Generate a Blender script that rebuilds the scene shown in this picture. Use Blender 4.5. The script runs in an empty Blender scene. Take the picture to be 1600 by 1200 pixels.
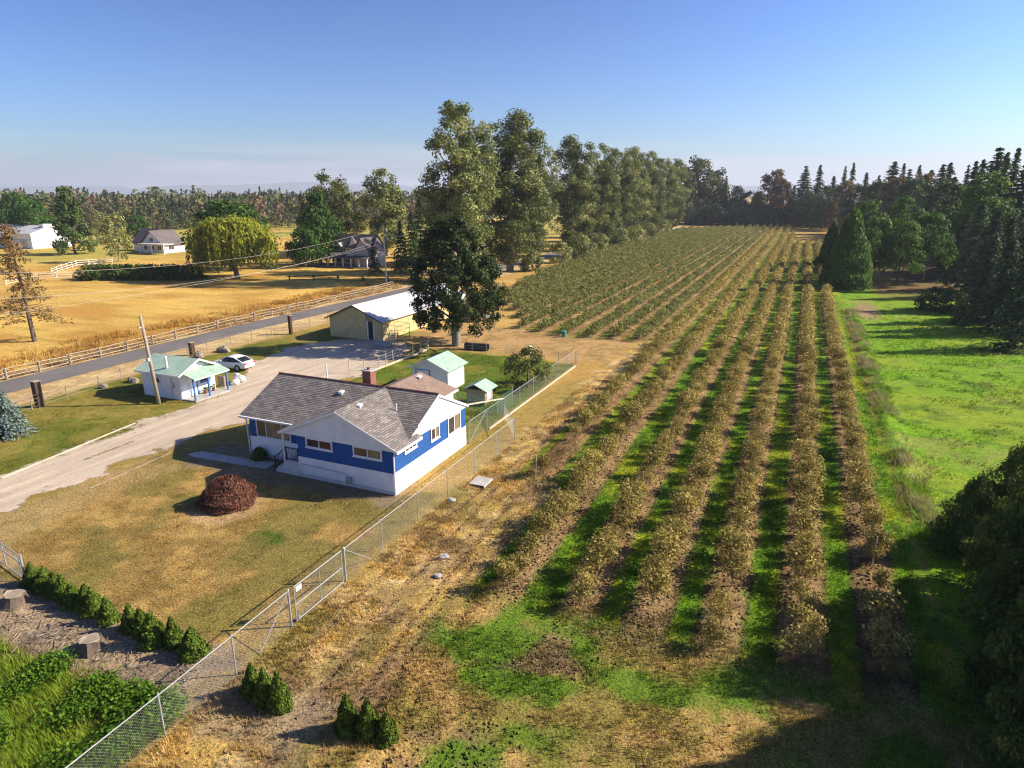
import bpy, math, random
import numpy as np
from mathutils import Vector, Matrix
R = math.radians
scene = bpy.context.scene
# ---------------------------------------------------------------- camera
CAM_H, F_PX, HOR = 18.0, 1030.0, 303.0
TH = math.atan((600 - HOR) / F_PX); YAW = R(23.405)
cam_d = bpy.data.cameras.new('camera'); cam = bpy.data.objects.new('camera', cam_d)
scene.collection.objects.link(cam)
cam_d.sensor_width = 36.0; cam_d.lens = 36.0 * F_PX / 1600.0
cam_d.clip_start = 0.5; cam_d.clip_end = 40000
cam.location = (0, 0, CAM_H); cam.rotation_euler = (math.pi / 2 - TH, 0, YAW)
scene.camera = cam
scene.render.resolution_x, scene.render.resolution_y = 1024, 768
# ---------------------------------------------------------------- sky and sun
SUN = Vector((1.40, 0.80, 1.0)).normalized()
world = bpy.data.worlds.new('World'); scene.world = world; world.use_nodes = True
wn = world.node_tree; wn.nodes.clear()
sky = wn.nodes.new('ShaderNodeTexSky'); sky.sky_type = 'NISHITA'; sky.sun_disc = False
sky.sun_elevation = math.asin(SUN.z); sky.sun_rotation = math.atan2(SUN.x, SUN.y)
sky.altitude = 0; sky.air_density = 1.0; sky.dust_density = 0.9; sky.ozone_density = 6.0
gam = wn.nodes.new('ShaderNodeGamma'); gam.inputs['Gamma'].default_value = 1.7
hs = wn.nodes.new('ShaderNodeMix'); hs.data_type = 'RGBA'; hs.blend_type = 'MULTIPLY'; hs.inputs[0].default_value = 1.0; hs.inputs[7].default_value = (0.285, 0.295, 0.305, 1)
bg = wn.nodes.new('ShaderNodeBackground'); bg.inputs['Strength'].default_value = 0.088
wo = wn.nodes.new('ShaderNodeOutputWorld')
wn.links.new(sky.outputs[0], gam.inputs[0]); wn.links.new(gam.outputs[0], hs.inputs[6])
# thin streaks of high cloud
wt = wn.nodes.new('ShaderNodeTexCoord'); wm = wn.nodes.new('ShaderNodeMapping'); wm.inputs['Scale'].default_value = (1.6, 1.6, 22); wc = wn.nodes.new('ShaderNodeTexNoise'); wc.inputs['Scale'].default_value = 1.7; wc.inputs['Detail'].default_value = 5; wc.inputs['Roughness'].default_value = 0.55
wr = wn.nodes.new('ShaderNodeMapRange'); wr.inputs['From Min'].default_value = 0.44; wr.inputs['From Max'].default_value = 0.66; wr.inputs['To Max'].default_value = 0.75
ws = wn.nodes.new('ShaderNodeSeparateXYZ'); wz = wn.nodes.new('ShaderNodeMapRange'); wz.inputs['From Min'].default_value = 0.03; wz.inputs['From Max'].default_value = 0.075; wz.inputs['To Min'].default_value = 1.0; wz.inputs['To Max'].default_value = 0.0; wy = wn.nodes.new('ShaderNodeMath'); wy.operation = 'MULTIPLY'
wx = wn.nodes.new('ShaderNodeMix'); wx.data_type = 'RGBA'; wx.inputs[7].default_value = (5.2, 4.9, 5.4, 1)
wn.links.new(wt.outputs['Generated'], wm.inputs['Vector']); wn.links.new(wm.outputs[0], wc.inputs['Vector']); wn.links.new(wc.outputs[0], wr.inputs['Value']); wn.links.new(wt.outputs['Generated'], ws.inputs[0]); wn.links.new(ws.outputs['Z'], wz.inputs['Value']); wn.links.new(wr.outputs[0], wy.inputs[0]); wn.links.new(wz.outputs[0], wy.inputs[1]); wn.links.new(wy.outputs[0], wx.inputs[0]); wn.links.new(hs.outputs[2], wx.inputs[6]); wn.links.new(wx.outputs[2], bg.inputs[0]); wn.links.new(bg.outputs[0], wo.inputs[0])
sl = bpy.data.lights.new('sun', 'SUN'); sl.energy = 5.0; sl.angle = R(0.55); sl.color = (1.0, 0.87, 0.68)
so = bpy.data.objects.new('sun', sl); scene.collection.objects.link(so)
so.rotation_euler = SUN.to_track_quat('Z', 'Y').to_euler(); so.location = (60, 30, 60)
vs = scene.view_settings; vs.view_transform = 'Standard'; vs.look = 'None'; vs.gamma = 1.0; vs.exposure = 0.98
vs.use_curve_mapping = False
scene.render.engine = 'CYCLES'
cy = scene.cycles; cy.filter_width = 1.15; cy.max_bounces = 6; cy.diffuse_bounces = 3; cy.glossy_bounces = 2; cy.transmission_bounces = 3
cy.transparent_max_bounces = 8; cy.volume_bounces = 0; cy.use_denoising = True; cy.caustics_reflective = False; cy.caustics_refractive = False

# ---------------------------------------------------------------- helpers
COL = scene.collection
rng = np.random.default_rng(11)
def vnoise(x, y, s, seed=0):
    """smooth value noise, feature size s, range 0..1"""
    g = np.random.default_rng(seed).random((256, 256)).astype(np.float32)
    x = np.asarray(x, np.float64) / s + 1000.37 + seed * 3.1; y = np.asarray(y, np.float64) / s + 1000.71
    xi = np.floor(x).astype(np.int64); yi = np.floor(y).astype(np.int64)
    fx = x - xi; fy = y - yi; fx = fx * fx * (3 - 2 * fx); fy = fy * fy * (3 - 2 * fy)
    a = g[xi & 255, yi & 255]; b = g[(xi + 1) & 255, yi & 255]; c = g[xi & 255, (yi + 1) & 255]; d = g[(xi + 1) & 255, (yi + 1) & 255]
    return (a * (1 - fx) + b * fx) * (1 - fy) + (c * (1 - fx) + d * fx) * fy
def fbm(x, y, s, seed=0, o=4):
    r = 0; w = 0; a = 1.0
    for k in range(o):
        r = r + a * vnoise(x, y, s / 2 ** k, seed + k * 17); w += a; a *= 0.55
    return r / w
def sstep(a, b, x):
    t = np.clip((np.asarray(x, np.float64) - a) / (b - a), 0, 1); return t * t * (3 - 2 * t)
def band(x, a, b, e):
    return sstep(a - e, a + e, x) * (1 - sstep(b - e, b + e, x))

def tag(o, label=None, cat=None, group=None, kind=None):
    if label: o['label'] = label
    if cat: o['category'] = cat
    if group: o['group'] = group
    if kind: o['kind'] = kind
    return o
def empty(name, loc=(0, 0, 0), label=None, cat=None, group=None, rz=0.0):
    o = bpy.data.objects.new(name, None); COL.objects.link(o); o.location = loc; o.rotation_euler = (0, 0, rz)
    o.empty_display_size = 0.3
    return tag(o, label, cat, group)
def mesh_np(name, V, faces, mat=None, smooth=False):
    """faces: array (n,3) or (n,4) or list of such arrays / list of tuples"""
    me = bpy.data.meshes.new(name)
    V = np.asarray(V, np.float32)
    if isinstance(faces, list) and len(faces) and not isinstance(faces[0], np.ndarray):
        me.from_pydata(V.tolist(), [], faces)
    else:
        fl = faces if isinstance(faces, list) else [faces]
        fl = [np.asarray(f, np.int32) for f in fl if len(f)]
        idx = np.concatenate([f.ravel() for f in fl]); tot = np.concatenate([np.full(len(f), f.shape[1], np.int32) for f in fl])
        st = np.concatenate([[0], np.cumsum(tot)[:-1]]).astype(np.int32)
        me.vertices.add(len(V)); me.vertices.foreach_set('co', V.ravel())
        me.loops.add(len(idx)); me.loops.foreach_set('vertex_index', idx)
        me.polygons.add(len(tot)); me.polygons.foreach_set('loop_start', st)
        me.update(calc_edges=True)
    if mat: me.materials.append(mat)
    if smooth: me.polygons.foreach_set('use_smooth', [True] * len(me.polygons))
    return me
def fattr(me, name, vals, dom='FACE'):
    a = me.attributes.new(name, 'FLOAT', dom); a.data.foreach_set('value', np.asarray(vals, np.float32))
def cattr(me, name, cols):
    a = me.attributes.new(name, 'FLOAT_COLOR', 'POINT')
    c = np.ones((len(cols), 4), np.float32); c[:, :3] = cols; a.data.foreach_set('color', c.ravel())
def put(name, me, parent=None, loc=None):
    o = bpy.data.objects.new(name, me); COL.objects.link(o)
    if parent: o.parent = parent
    if loc is not None: o.location = loc
    return o
def copy_tree(o, loc=None, rz=None, sc=None, parent=None):
    c = o.copy(); COL.objects.link(c); c.parent = parent
    if loc is not None: c.location = loc
    if rz is not None: c.rotation_euler = (0, 0, rz)
    if sc is not None: c.scale = sc if hasattr(sc, '__len__') else (sc, sc, sc)
    for ch in o.children: copy_tree(ch, parent=c)
    return c

class MB:
    def __init__(s): s.V = []; s.F = []; s.uv = {}
    def poly(s, pts, uv=None):
        n = len(s.V); s.V += [tuple(p) for p in pts]; s.F.append(tuple(range(n, n + len(pts))))
        if uv: s.uv[len(s.F) - 1] = uv
    def box(s, x0, x1, y0, y1, z0, z1):
        n = len(s.V)
        s.V += [(x, y, z) for z in (z0, z1) for x, y in ((x0, y0), (x1, y0), (x1, y1), (x0, y1))]
        s.F += [tuple(n + i for i in f) for f in ((3, 2, 1, 0), (4, 5, 6, 7), (0, 1, 5, 4), (1, 2, 6, 5), (2, 3, 7, 6), (3, 0, 4, 7))]
    def beam(s, p, q, w, h, up=(0, 0, 1)):
        p = Vector(p); q = Vector(q); d = (q - p).normalized(); u = Vector(up)
        a = d.cross(u)
        if a.length < 1e-4: a = d.cross(Vector((1, 0, 0)))
        a.normalize(); b = a.cross(d).normalized(); n = len(s.V)
        for c in (p, q):
            for i, j in ((-1, -1), (1, -1), (1, 1), (-1, 1)): s.V.append(tuple(c + a * (i * w / 2) + b * (j * h / 2)))
        s.F += [tuple(n + i for i in f) for f in ((0, 1, 2, 3), (7, 6, 5, 4), (4, 5, 1, 0), (5, 6, 2, 1), (6, 7, 3, 2), (7, 4, 0, 3))]
    def tube(s, pts, rs, k=8, cap=True):
        pts = [Vector(p) for p in pts]; n = len(s.V)
        if not hasattr(rs, '__len__'): rs = [rs] * len(pts)
        for i, p in enumerate(pts):
            d = (pts[min(i + 1, len(pts) - 1)] - pts[max(i - 1, 0)]).normalized()
            a = d.cross(Vector((0.13, 0.31, 1)) if abs(d.z) < 0.95 else Vector((1, 0.2, 0))).normalized(); b = d.cross(a)
            for j in range(k):
                t = 2 * math.pi * j / k; s.V.append(tuple(p + (a * math.cos(t) + b * math.sin(t)) * rs[i]))
        for i in range(len(pts) - 1):
            for j in range(k):
                s.F.append((n + i * k + j, n + i * k + (j + 1) % k, n + (i + 1) * k + (j + 1) % k, n + (i + 1) * k + j))
        if cap:
            s.F.append(tuple(n + j for j in range(k))[::-1]); s.F.append(tuple(n + (len(pts) - 1) * k + j for j in range(k)))
    def extrude(s, prof, axis, a, b):
        """closed 2D profile extruded along an axis: 'x' -> prof is (y,z), 'y' -> (x,z), 'z' -> (x,y)"""
        def P(u, v, t): return {'x': (t, u, v), 'y': (u, t, v), 'z': (u, v, t)}[axis]
        n = len(s.V); k = len(prof)
        s.V += [P(u, v, a) for u, v in prof] + [P(u, v, b) for u, v in prof]
        for i in range(k): s.F.append((n + i, n + (i + 1) % k, n + k + (i + 1) % k, n + k + i))
        s.F.append(tuple(n + i for i in range(k))[::-1]); s.F.append(tuple(n + k + i for i in range(k)))
    def build(s, name, mat, parent=None, smooth=False, bevel=0.0, fix=True):
        org = Vector((0, 0, 0))
        if parent is not None:
            p = parent
            while p is not None: org += Vector(p.location); p = p.parent
        me = bpy.data.meshes.new(name)
        me.from_pydata([tuple(Vector(v) - org) for v in s.V], [], s.F); me.materials.append(mat)
        if s.uv:
            ul = me.uv_layers.new(name='UVMap')
            for fi, uv in s.uv.items():
                for li, c in zip(me.polygons[fi].loop_indices, uv): ul.data[li].uv = c
        if fix and not s.uv:
            import bmesh
            bm = bmesh.new(); bm.from_mesh(me); bmesh.ops.recalc_face_normals(bm, faces=bm.faces); bm.to_mesh(me); bm.free()
        if smooth: me.polygons.foreach_set('use_smooth', [True] * len(me.polygons))
        o = put(name, me, parent)
        if bevel:
            m = o.modifiers.new('bevel', 'BEVEL'); m.width = bevel; m.segments = 2; m.limit_method = 'ANGLE'
        return o

# ---------------------------------------------------------------- materials
def new_mat(name):
    m = bpy.data.materials.new(name); m.use_nodes = True; nt = m.node_tree
    b = nt.nodes['Principled BSDF']; return m, nt, b
def node(nt, t, **kw):
    n = nt.nodes.new(t)
    for k, v in kw.items():
        if k in n.inputs: n.inputs[k].default_value = v
        else: setattr(n, k, v)
    return n
def noise(nt, scale, detail=4, rough=0.6, coord='Object', vec=None):
    n = node(nt, 'ShaderNodeTexNoise', Scale=scale, Detail=detail, Roughness=rough)
    if vec is None:
        tc = node(nt, 'ShaderNodeTexCoord'); nt.links.new(tc.outputs[coord], n.inputs['Vector'])
    else: nt.links.new(vec, n.inputs['Vector'])
    return n
def ramp(nt, fac, stops):
    r = node(nt, 'ShaderNodeValToRGB'); e = r.color_ramp.elements
    while len(e) < len(stops): e.new(0.5)
    for i, (p, c) in enumerate(stops): e[i].position = p; e[i].color = (*c, 1)
    nt.links.new(fac, r.inputs[0]); return r
def bump(nt, b, h, strength, dist):
    n = node(nt, 'ShaderNodeBump', Strength=strength, Distance=dist)
    nt.links.new(h, n.inputs['Height']); nt.links.new(n.outputs[0], b.inputs['Normal'])
def simple(name, c, rough=0.7, var=0.12, scale=3.0, metal=0.0, bmp=0.0, bscale=30, spec=0.3):
    m, nt, b = new_mat(name)
    n = noise(nt, scale, 5, 0.65)
    lo = tuple(x * (1 - var) for x in c); hi = tuple(min(1, x * (1 + var)) for x in c)
    r = ramp(nt, n.outputs[0], [(0.3, lo), (0.7, hi)]); nt.links.new(r.outputs[0], b.inputs['Base Color'])
    b.inputs['Roughness'].default_value = rough; b.inputs['Metallic'].default_value = metal; b.inputs['Specular IOR Level'].default_value = spec
    if bmp:
        n2 = noise(nt, bscale, 4, 0.7); bump(nt, b, n2.outputs[0], bmp, 0.02)
    return m
def leaf_mat(name, stops, trans=0.3, rough=0.55, objvar=0.12, spec=0.1):
    m, nt, b = new_mat(name)
    at = node(nt, 'ShaderNodeAttribute', attribute_name='tint')
    r = ramp(nt, at.outputs['Fac'], stops)
    oi = node(nt, 'ShaderNodeObjectInfo')
    mr = node(nt, 'ShaderNodeMapRange'); mr.inputs['To Min'].default_value = 1 - objvar; mr.inputs['To Max'].default_value = 1 + objvar
    nt.links.new(oi.outputs['Random'], mr.inputs['Value'])
    h = node(nt, 'ShaderNodeHueSaturation'); nt.links.new(r.outputs[0], h.inputs['Color']); nt.links.new(mr.outputs[0], h.inputs['Value'])
    nt.links.new(h.outputs[0], b.inputs['Base Color']); b.inputs['Roughness'].default_value = rough; b.inputs['Specular IOR Level'].default_value = spec
    t = node(nt, 'ShaderNodeBsdfTranslucent'); nt.links.new(h.outputs[0], t.inputs['Color'])
    mx = node(nt, 'ShaderNodeMixShader'); mx.inputs[0].default_value = trans
    out = nt.nodes['Material Output']; nt.links.new(b.outputs[0], mx.inputs[1]); nt.links.new(t.outputs[0], mx.inputs[2]); nt.links.new(mx.outputs[0], out.inputs[0])
    return m
M = {}
M['bark'] = simple('bark', (0.13, 0.10, 0.075), 0.9, 0.35, 6, bmp=0.8, bscale=25)
M['bark_grey'] = simple('bark_grey', (0.24, 0.21, 0.17), 0.9, 0.3, 5, bmp=0.7, bscale=20)
M['stem'] = simple('stem', (0.20, 0.15, 0.11), 0.9, 0.3, 8)
M['poplar'] = leaf_mat('poplar_leaf', [(0, (0.089, 0.120, 0.035)), (0.5, (0.197, 0.229, 0.069)), (0.85, (0.344, 0.349, 0.120)), (1, (0.491, 0.440, 0.150))], 0.28, 0.6, 0.14, 0.12)
M['maple'] = leaf_mat('maple_leaf', [(0, (0.030, 0.072, 0.014)), (0.6, (0.060, 0.132, 0.024)), (1, (0.120, 0.192, 0.036))], 0.3)
M['broad'] = leaf_mat('broad_leaf', [(0, (0.065, 0.085, 0.023)), (0.6, (0.130, 0.150, 0.042)), (1, (0.221, 0.208, 0.065))], 0.3)
M['autumn'] = leaf_mat('autumn_leaf', [(0, (0.10, 0.07, 0.03)), (0.6, (0.19, 0.12, 0.045)), (1, (0.26, 0.16, 0.06))], 0.3)
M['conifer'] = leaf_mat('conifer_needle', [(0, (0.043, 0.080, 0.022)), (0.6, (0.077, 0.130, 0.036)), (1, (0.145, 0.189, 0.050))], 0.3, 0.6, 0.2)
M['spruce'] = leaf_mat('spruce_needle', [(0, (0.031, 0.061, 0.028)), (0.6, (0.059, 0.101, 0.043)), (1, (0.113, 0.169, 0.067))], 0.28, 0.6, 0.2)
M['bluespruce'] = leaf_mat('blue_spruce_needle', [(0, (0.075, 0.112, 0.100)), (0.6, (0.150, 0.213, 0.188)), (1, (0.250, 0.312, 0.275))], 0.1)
M['darktree'] = leaf_mat('dark_tree_needle', [(0, (0.023, 0.043, 0.013)), (0.6, (0.047, 0.076, 0.022)), (0.9, (0.113, 0.134, 0.039)), (1, (0.181, 0.184, 0.056))], 0.2)
M['thuja'] = leaf_mat('thuja_leaf', [(0, (0.045, 0.08, 0.01)), (0.6, (0.10, 0.15, 0.018)), (1, (0.19, 0.22, 0.03))], 0.2)
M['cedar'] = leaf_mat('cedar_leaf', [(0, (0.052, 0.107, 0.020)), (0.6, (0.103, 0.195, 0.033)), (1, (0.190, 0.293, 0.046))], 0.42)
M['cedar_dark'] = leaf_mat('cedar_dark_leaf', [(0, (0.049, 0.086, 0.017)), (0.6, (0.096, 0.146, 0.028)), (0.88, (0.220, 0.220, 0.047)), (1, (0.415, 0.316, 0.072))], 0.35)  # golden upper tints put sunlit tips into the leaf colour
M['willow'] = leaf_mat('willow_leaf', [(0, (0.159, 0.186, 0.025)), (0.6, (0.316, 0.342, 0.037)), (1, (0.517, 0.528, 0.063))], 0.3)
M['redmaple'] = leaf_mat('red_maple_leaf', [(0, (0.105, 0.046, 0.035)), (0.6, (0.211, 0.091, 0.062)), (1, (0.351, 0.182, 0.112))], 0.2)
M['orchard'] = leaf_mat('orchard_leaf', [(0, (0.127, 0.114, 0.025)), (0.35, (0.255, 0.211, 0.050)), (0.7, (0.408, 0.320, 0.092)), (1, (0.587, 0.460, 0.150))], 0.3, 0.6, 0.26, 0.12)
M['orchard_green'] = leaf_mat('orchard_green_leaf', [(0, (0.086, 0.109, 0.028)), (0.5, (0.185, 0.198, 0.055)), (1, (0.358, 0.331, 0.111))], 0.3, 0.6, 0.14, 0.12)
M['larch'] = leaf_mat('larch_needle', [(0, (0.200, 0.132, 0.055)), (1, (0.375, 0.252, 0.099))], 0.3)
M['bramble'] = leaf_mat('bramble_leaf', [(0, (0.039, 0.078, 0.016)), (1, (0.117, 0.182, 0.033))], 0.25)
# ---------------------------------------------------------------- ground
ROWX = [4.9, 1.76, -1.46, -4.48, -7.5, -11.0, -14.35, -17.6, -20.9, -24.2, -27.7, -31.3, -34.7, -38.0, -41.3, -44.6, -48.0, -51.3, -54.6, -58.0]
ROWS0 = [24.8, 24.8, 24.8, 24.8, 24.8, 25.0, 38.0, 82.5, 82.3, 82.0, 81.8, 82.8, 84.0, 91.0, 97.0, 102.0, 108.0, 122.0, 141.0, 190.0]
ROWS1 = [281, 281, 281, 330, 402, 403, 404, 404, 402, 400, 396, 392, 390, 386, 382, 378, 374, 370, 367, 364]
ROWX_A = np.array(ROWX); ROWS0_A = np.array(ROWS0); ROWS1_A = np.array(ROWS1)
def orchard(x, y):
    """(distance to the nearest row, signed offset, inside mask)"""
    x = np.asarray(x, np.float64); y = np.asarray(y, np.float64)
    d = np.full(x.shape, 99.0); off = np.zeros(x.shape); ins = np.zeros(x.shape)
    for xr, a, b in zip(ROWX, ROWS0, ROWS1):
        dd = np.abs(x - xr); k = dd < d
        d = np.where(k, dd, d); off = np.where(k, x - xr, off)
        ins = np.where(k, sstep(a - 2.2, a + 0.6, y) * (1 - sstep(b, b + 4, y)), ins)
    ins = ins * (d < 2.1)
    return d, off, ins
def gz(x, y):
    x = np.asarray(x, np.float64); y = np.asarray(y, np.float64)
    d, off, ins = orchard(x, y)
    z = ins * (0.10 * (1 - sstep(0.3, 1.2, d)) + 0.16 * (1 - sstep(0.9, 1.3, d)) * (fbm(x, y, 0.9, 5, 3) - 0.5))
    rough = band(x, -17.8, 9.0, 0.8) * band(y, 8, 90, 2) + 0.6 * band(x, 8.0, 60, 1.5)
    z = z + rough * 0.12 * (fbm(x, y, 1.6, 9, 4) - 0.5)
    tr = fbm(x * 0.2 + y * 0.02, y * 0.05, 0.35, 21, 3) - 0.5          # wheel ruts along the dry strip
    z = z + band(x, -16.5, -11.5, 0.7) * (1 - sstep(80, 90, y)) * 0.16 * tr - 0.09 * tracks(x, y)
    b = np.exp(-((x - 8.0) / 0.7) ** 2) * band(y, 42, 118, 5)
    z = z + b * (0.28 + 0.35 * (fbm(x, y, 2.2, 31, 3) - 0.5))
    bank = band(x, -60, -19.6, 0.9) * (1 - sstep(11.5, 15.2, y))
    z = z - bank * 0.55
    return z
def tracks(x, y):
    m = np.zeros(np.shape(x))
    for a, ph, w in ((-15.9, 0.0, 0.16), (-14.3, 0.1, 0.18), (-13.2, 0.9, 0.15), (-11.9, 1.0, 0.2), (-16.9, 2.0, 0.12)):
        xc = a + 0.45 * np.sin(np.asarray(y) / 8.5 + ph) + 0.006 * np.clip(26 - np.asarray(y), 0, 30) ** 2
        m = np.maximum(m, np.exp(-((x - xc) / w) ** 2) * sstep(10, 15, y) * (1 - sstep(72, 82, y)))
    return m
C3 = lambda *c: np.array(c, np.float64)
def mix(c, col, m):
    return c + (np.asarray(col) - c) * np.asarray(m)[..., None]
def gcol(x, y):
    x = np.asarray(x, np.float64); y = np.asarray(y, np.float64)
    n1 = fbm(x, y, 6.0, 1, 4); n2 = fbm(x, y, 1.3, 2, 4); n3 = fbm(x, y, 22.0, 3, 3); n4 = fbm(x, y, 0.5, 4, 2); nb = fbm(x, y, 60.0, 8, 3)
    jx = x + (n2 - 0.5) * 1.6; jy = y + (fbm(x, y, 1.4, 40, 3) - 0.5) * 1.6
    dry = C3(0.40, 0.255, 0.075); straw = C3(0.55, 0.36, 0.13); green = C3(0.075, 0.155, 0.014); olive = C3(0.15, 0.15, 0.025); soil = C3(0.235, 0.15, 0.075); dsoil = C3(0.11, 0.07, 0.038)
    c = np.broadcast_to(dry, x.shape + (3,)).copy()
    c = mix(c, straw, sstep(0.45, 0.7, n1) * 0.6)
    c = mix(c, olive, sstep(0.5, 0.68, n3) * 0.5)
    # golden field beyond the road
    fld = sstep(-73.6, -75.5, jx)
    g = mix(np.broadcast_to(C3(0.55, 0.375, 0.105), c.shape).copy(), C3(0.40, 0.21, 0.045), sstep(0.42, 0.66, n1) * 0.75)
    g = mix(g, C3(0.66, 0.43, 0.11), sstep(0.5, 0.7, fbm(x * 0.5, y, 5, 61, 4)) * 0.7)
    g = mix(g, C3(0.34, 0.17, 0.04), band(jx, -81, -74, 2.0) * sstep(0.35, 0.6, n2) * 0.8)
    g = mix(g, C3(0.20, 0.17, 0.03), sstep(0.60, 0.72, n2) * 0.45)
    g = mix(g, C3(0.32, 0.30, 0.06), sstep(0.5, 0.65, nb) * sstep(-170, -210, x) * 0.7)
    c = mix(c, g, fld)
    c = mix(c, C3(0.33, 0.30, 0.07), sstep(200, 260, np.hypot(x, y)) * sstep(0.4, 0.6, nb) * fld * 0.8)
    # road verges
    c = mix(c, mix(np.broadcast_to(C3(0.42, 0.29, 0.15), c.shape).copy(), C3(0.56, 0.42, 0.2), sstep(0.4, 0.7, n2)), band(jx, -74.5, -62, 0.6))
    # front left lawn
    l = mix(np.broadcast_to(C3(0.135, 0.145, 0.022), c.shape).copy(), C3(0.24, 0.20, 0.045), sstep(0.42, 0.64, n1))
    l = mix(l, C3(0.10, 0.15, 0.015), sstep(0.55, 0.7, n2) * 0.6)
    c = mix(c, l, band(jx, -62, -46.5, 0.8) * (1 - sstep(62, 66, jy)))
    # front lawn, dry
    l = mix(np.broadcast_to(C3(0.23, 0.15, 0.036), c.shape).copy(), C3(0.46, 0.30, 0.09), sstep(0.40, 0.62, n2 * 0.6 + n4 * 0.4))
    l = mix(l, C3(0.115, 0.13, 0.018), sstep(0.46, 0.60, fbm(x, y, 3.2, 45, 4)) * 0.85)
    l = mix(l, C3(0.30, 0.21, 0.085), sstep(0.5, 0.64, n3) * 0.4)
    l = mix(l, C3(0.05, 0.10, 0.012), np.exp(-(((x + 25.0) / 1.25) ** 2 + ((y - 24.2) / 0.75) ** 2) ** 2) * (0.4 + 0.6 * sstep(0.3, 0.55, n2)))
    l = mix(l, C3(0.42, 0.30, 0.14), band(jx, -41.5, -37.5, 0.8) * (1 - sstep(28, 31, jy)) * 0.6)
    c = mix(c, l, band(jx, -41.5, -18.9, 0.5) * band(jy, 15.8, 33, 0.4))
    c = mix(c, C3(0.46, 0.32, 0.17), np.exp(-((np.hypot(jx + 29.9, jy - 26.3) - 1.75) / 0.42) ** 4) * 0.85)
    # bare soil next to the house
    c = mix(c, C3(0.24, 0.19, 0.14), band(jx, -38.5, -21, 0.5) * band(jy, 30.0, 34, 0.35) * 0.7)
    # back lawn, green
    l = mix(np.broadcast_to(C3(0.125, 0.165, 0.020), c.shape).copy(), C3(0.22, 0.20, 0.035), sstep(0.42, 0.66, n2) * 0.8)
    l = mix(l, C3(0.07, 0.13, 0.012), sstep(0.5, 0.66, n1) * 0.6)
    c = mix(c, l, band(x, -40.3, -21.6, 0.2) * band(jy, 42, 67.5, 0.5))
    # dusty yard behind, towards the barn
    c = mix(c, mix(np.broadcast_to(C3(0.42, 0.27, 0.12), c.shape).copy(), C3(0.30, 0.20, 0.08), sstep(0.45, 0.6, n2)), band(jx, -47, -19, 1.0) * band(jy, 69, 83, 1.0))
    c = mix(c, C3(0.15, 0.16, 0.03), band(jx, -62, -46, 1.2) * band(jy, 60, 76, 1.5) * sstep(0.35, 0.6, n1) * 0.9)
    # dry strip between fence and orchard
    st = band(jx, -18.6, -11.8, 0.9) * band(jy, 8, 84, 1.5)
    l = mix(np.broadcast_to(C3(0.44, 0.295, 0.09), c.shape).copy(), C3(0.27, 0.19, 0.08), sstep(0.42, 0.58, n2 * 0.6 + n4 * 0.4))
    l = mix(l, C3(0.58, 0.43, 0.20), sstep(0.52, 0.66, fbm(x, y, 0.8, 79, 3)) * 0.8)
    l = mix(l, C3(0.19, 0.13, 0.07), band(jx, -14.8, -11.5, 0.7) * sstep(0.36, 0.55, fbm(x * 2.0, y * 0.35, 2.0, 77, 4)) * 0.8)
    l = mix(l, C3(0.17, 0.16, 0.03), sstep(0.56, 0.7, n1) * 0.6)
    c = mix(c, l, st)
    tk = tracks(x, y); c = mix(c, C3(0.24, 0.16, 0.09), tk * (0.45 + 0.5 * sstep(0.35, 0.6, n2)))
    # rough headland at the near end of the rows
    hl = band(jx, -13.0, 7.5, 1.2) * band(jy, 4, 25.5, 1.0)
    l = mix(np.broadcast_to(C3(0.25, 0.20, 0.055), c.shape).copy(), C3(0.42, 0.28, 0.10), sstep(0.48, 0.66, n2))
    l = mix(l, C3(0.095, 0.19, 0.014), sstep(0.45, 0.57, fbm(x, y, 3.4, 51, 4)) * 0.92)
    l = mix(l, C3(0.24, 0.155, 0.085), sstep(0.58, 0.7, fbm(x, y, 2.6, 57, 4)) * 0.8)
    c = mix(c, l, hl)
    # orchard: grass lanes and tilled strips
    d, off, ins = orchard(x, y)
    ln = mix(np.broadcast_to(C3(0.13, 0.26, 0.014), c.shape).copy(), C3(0.27, 0.32, 0.018), sstep(0.42, 0.66, fbm(x, y * 0.6, 2.2, 90, 4)))
    ln = mix(ln, C3(0.055, 0.12, 0.010), sstep(0.52, 0.68, n2) * 0.7)
    ln = mix(ln, C3(0.27, 0.235, 0.05), sstep(-8, -22, x) * 0.75 + sstep(150, 260, y) * 0.5)
    c = mix(c, ln, ins)
    sc = mix(np.broadcast_to(soil, c.shape).copy(), dsoil, sstep(0.4, 0.65, n4) * 0.6)
    sc = mix(sc, C3(0.37, 0.245, 0.125), sstep(0.45, 0.65, n2) * 0.7)
    c = mix(c, sc, ins * (1 - sstep(0.78, 1.08, d + (n2 - 0.5) * 0.9)) * 0.95)
    c = mix(c, dsoil * 0.8, ins * np.exp(-((np.abs(off) - 0.95) / 0.12) ** 2) * sstep(0.4, 0.55, n1) * 0.7)
    # right meadow
    mw = sstep(6.6, 7.6, jx) * (1 - sstep(150, 170, jy)) * sstep(22, 26, jy)
    l = mix(np.broadcast_to(C3(0.155, 0.30, 0.012), c.shape).copy(), C3(0.215, 0.30, 0.02), sstep(0.44, 0.66, fbm(x, y, 9, 95, 4)))
    l = mix(l, C3(0.06, 0.13, 0.012), sstep(0.55, 0.7, n2) * 0.7)
    l = mix(l, C3(0.26, 0.25, 0.07), sstep(0.58, 0.72, fbm(x, y, 3.0, 97, 4)) * 0.5)
    l = mix(l, C3(0.25, 0.28, 0.02), band(jx, 5.8, 7.3, 0.4) * 0.7)
    l = mix(l, C3(0.30, 0.21, 0.12), np.exp(-(((jx - 10.5) / 1.9) ** 2 + ((jy - 119) / 9) ** 2) ** 2))
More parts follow.
